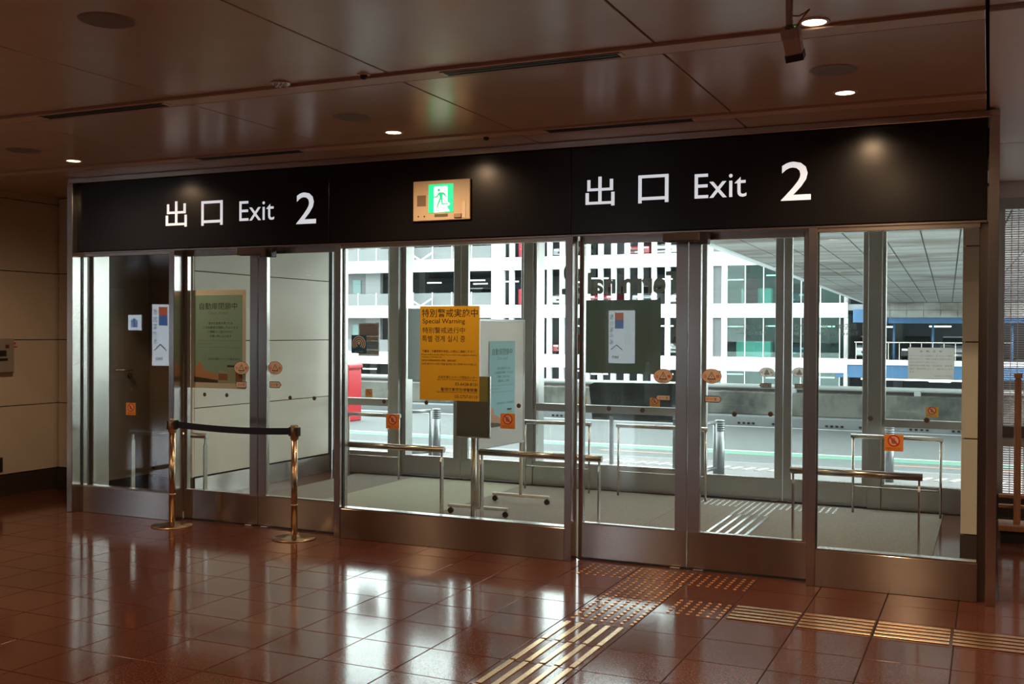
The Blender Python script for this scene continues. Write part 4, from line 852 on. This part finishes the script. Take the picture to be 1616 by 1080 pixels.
# ---- parked cars
def make_car(paint, name):
    e = empty('parked_car', (0, 0, 0)); w = .84
    side = Frame((-w, 0, 0), (0, 1, 0), (0, 0, 1))           # s = length, t = height, normal = +X
    MB().prism([(0, .28), (.02, .62), (.12, .74), (1.05, .90), (4.0, .92), (4.18, .80), (4.2, .30), (3.9, .22), (.3, .20)], side, 0, 2*w).build('body', paint, e)
    gh = MB().prism([(1.02, .90), (1.75, 1.40), (3.35, 1.42), (3.98, .92)], side, .10, 2*w-.10).build('windows', mat('car_glass', (.02, .025, .03), .08), e)
    MB().prism([(1.68, 1.38), (1.80, 1.46), (3.30, 1.47), (3.42, 1.38)], side, .13, 2*w-.13).build('roof', paint, e)
    for s in (-1, 1):
        for y in (.80, 3.35): MB().cyl((s*.70, y, .31), (s*.85, y, .31), .31, n=18).build('wheel', rubber, e)
        MB().bbox(s*.62-.17, s*.62+.17, -.01, .10, .58, .70, .01).build('headlight', mat('headlight_glass', (.75, .78, .8), .15, emit=(1, 1, .95), es=.6), e)
    MB().bbox(-.5, .5, -.015, .05, .40, .52, .01).build('grille', plastic_dk, e); MB().bbox(-.17, .17, -.03, .0, .29, .40, .005).build('number_plate', white_p, e)
    return e
paints = {k: mat('paint_'+k, c, .25, coat=.5) for k, c in (('white', (.78, .79, .80)), ('red', (.45, .03, .04)), ('black', (.015, .017, .025)), ('silver', (.42, .44, .46)), ('blue', (.04, .10, .22)))}
protos = {}
for colr, x, z, lab in (('black', -4.1, .02, 'black car parked behind the notice window rail, upper deck'), ('white', -6.75, .02, 'white car parked beside the round column under the canopy'), ('silver', -1.9, .02, 'silver car parked beside the black car on the upper deck'),
                     ('black', -5.7, -3.38, 'black car on the lowest deck beside the round column'), ('silver', -3.2, -3.38, 'silver car on the lowest deck under the blue beam'), ('black', -.9, -3.38, 'black car on the lowest deck beside the silver car'),
                     ('red', -24.4, 3.42, 'red car parked behind the white fins, second deck'), ('white', -27.2, 3.42, 'white car parked behind the white fins near the red hydrant box, second deck'), ('silver', -21.3, 3.42, 'silver car parked behind the white fins, second deck'),
                     ('white', -19.9, 6.74, 'white car parked behind the fins on the third deck near the louvre panel'), ('silver', -27.1, 6.74, 'silver car parked behind the fins on the third deck near the hydrant box'), ('red', -21.8, 6.74, 'red car parked behind the fins on the third deck'),
                     ('red', -27.1, .02, 'red car parked behind the fins on the first deck'), ('silver', -18.9, .02, 'silver car parked beside the louvre panel on the first deck'), ('white', -18.6, 3.42, 'white car parked beside the louvre panel on the second deck'),
                     ('white', -35.2, 6.74, 'white car behind the mesh railing of the third deck'), ('silver', -37.2, 6.74, 'silver car behind the mesh railing of the third deck beside the mast'), ('white', -35.0, 3.42, 'white car behind the mesh railing of the second deck'),
                     ('blue', -11.4, .02, 'blue car behind the teal glass of the first deck'), ('blue', -11.5, 3.42, 'blue car behind the teal glass of the second deck')):
    if colr not in protos: c = protos[colr] = make_car(paints[colr], colr); c.location = (x, GY0+1.6, z); WO[c] = Vector((x, GY0+1.6, z))
    else: c = copy_tree(protos[colr], Vector((x, GY0+1.6, z))-WO[protos[colr]])
    tag(c, lab, 'car')

# ================================================================== CANOPY OVER THE ROAD
can_m = mat('canopy_panel', (.56, .56, .54), .7); noise_color(can_m, [(.36, (.20, .175, .15)), (.50, (.36, .35, .325)), (.62, (.43, .43, .41))], .8, 5, (.45, 1.2, 1), rough=.55, coord='Generated', obj_rand=.05)
def can_noise(m):
    n, l, b = nodes(m); mp = [k for k in n if k.type == 'MAPPING'][0]; oi = n.new('ShaderNodeObjectInfo'); va = n.new('ShaderNodeVectorMath'); va.operation = 'ADD'
    tc = [k for k in n if k.type == 'TEX_COORD'][0]; l.new(tc.outputs['Object'], va.inputs[0]); l.new(oi.outputs['Location'], va.inputs[1]); l.new(va.outputs[0], mp.inputs[0])
can_noise(can_m)
CZ = 3.48; ang = math.radians(1.9)
e = empty('road_canopy', (0, 34, CZ), 'pale panelled underside of the canopy spanning the road', 'canopy')
e.rotation_euler.z = ang
def cpt(x, y): return (x*1.0, y)
def cpiece(name, key, sx, sy, sz, b, m_, loc):
    o = piece(name, key, sx, sy, sz, b, m_, (0, 0, 0), None); o.parent = e; o.location = loc; return o
for i in range(14):
    for j in range(13):
        x0, x1 = -5.92+.68*i, -5.92+.68*(i+1); y0, y1 = -24.5+3.9*j, -24.5+3.9*(j+1)
        cpiece('soffit_panel', 'sp', x1-x0-.03, y1-y0-.06, .04, .004, can_m, ((x0+x1)/2, (y0+y1)/2, .02))
o = MB().box(-5.95, 3.6, -24.5, 26.2, .045, 1.1).build('deck', mat('canopy_deck', (.20, .20, .20), .8)); o.parent = e; o.location = o.location
for k in range(10):
    cpiece('fascia_panel', 'fp', .90, .1, .42, .006, can_m, (-5.0+.92*k, 25.2, -.24)); cpiece('fascia_panel', 'fp2', .90, .1, .42, .006, can_m, (-5.0+.92*k, 25.2, -.68))
o = MB().box(-6.06, -5.95, -24.5, 26.2, -.05, 1.15).build('edge_beam', gw); o.parent = e; o.location = o.location
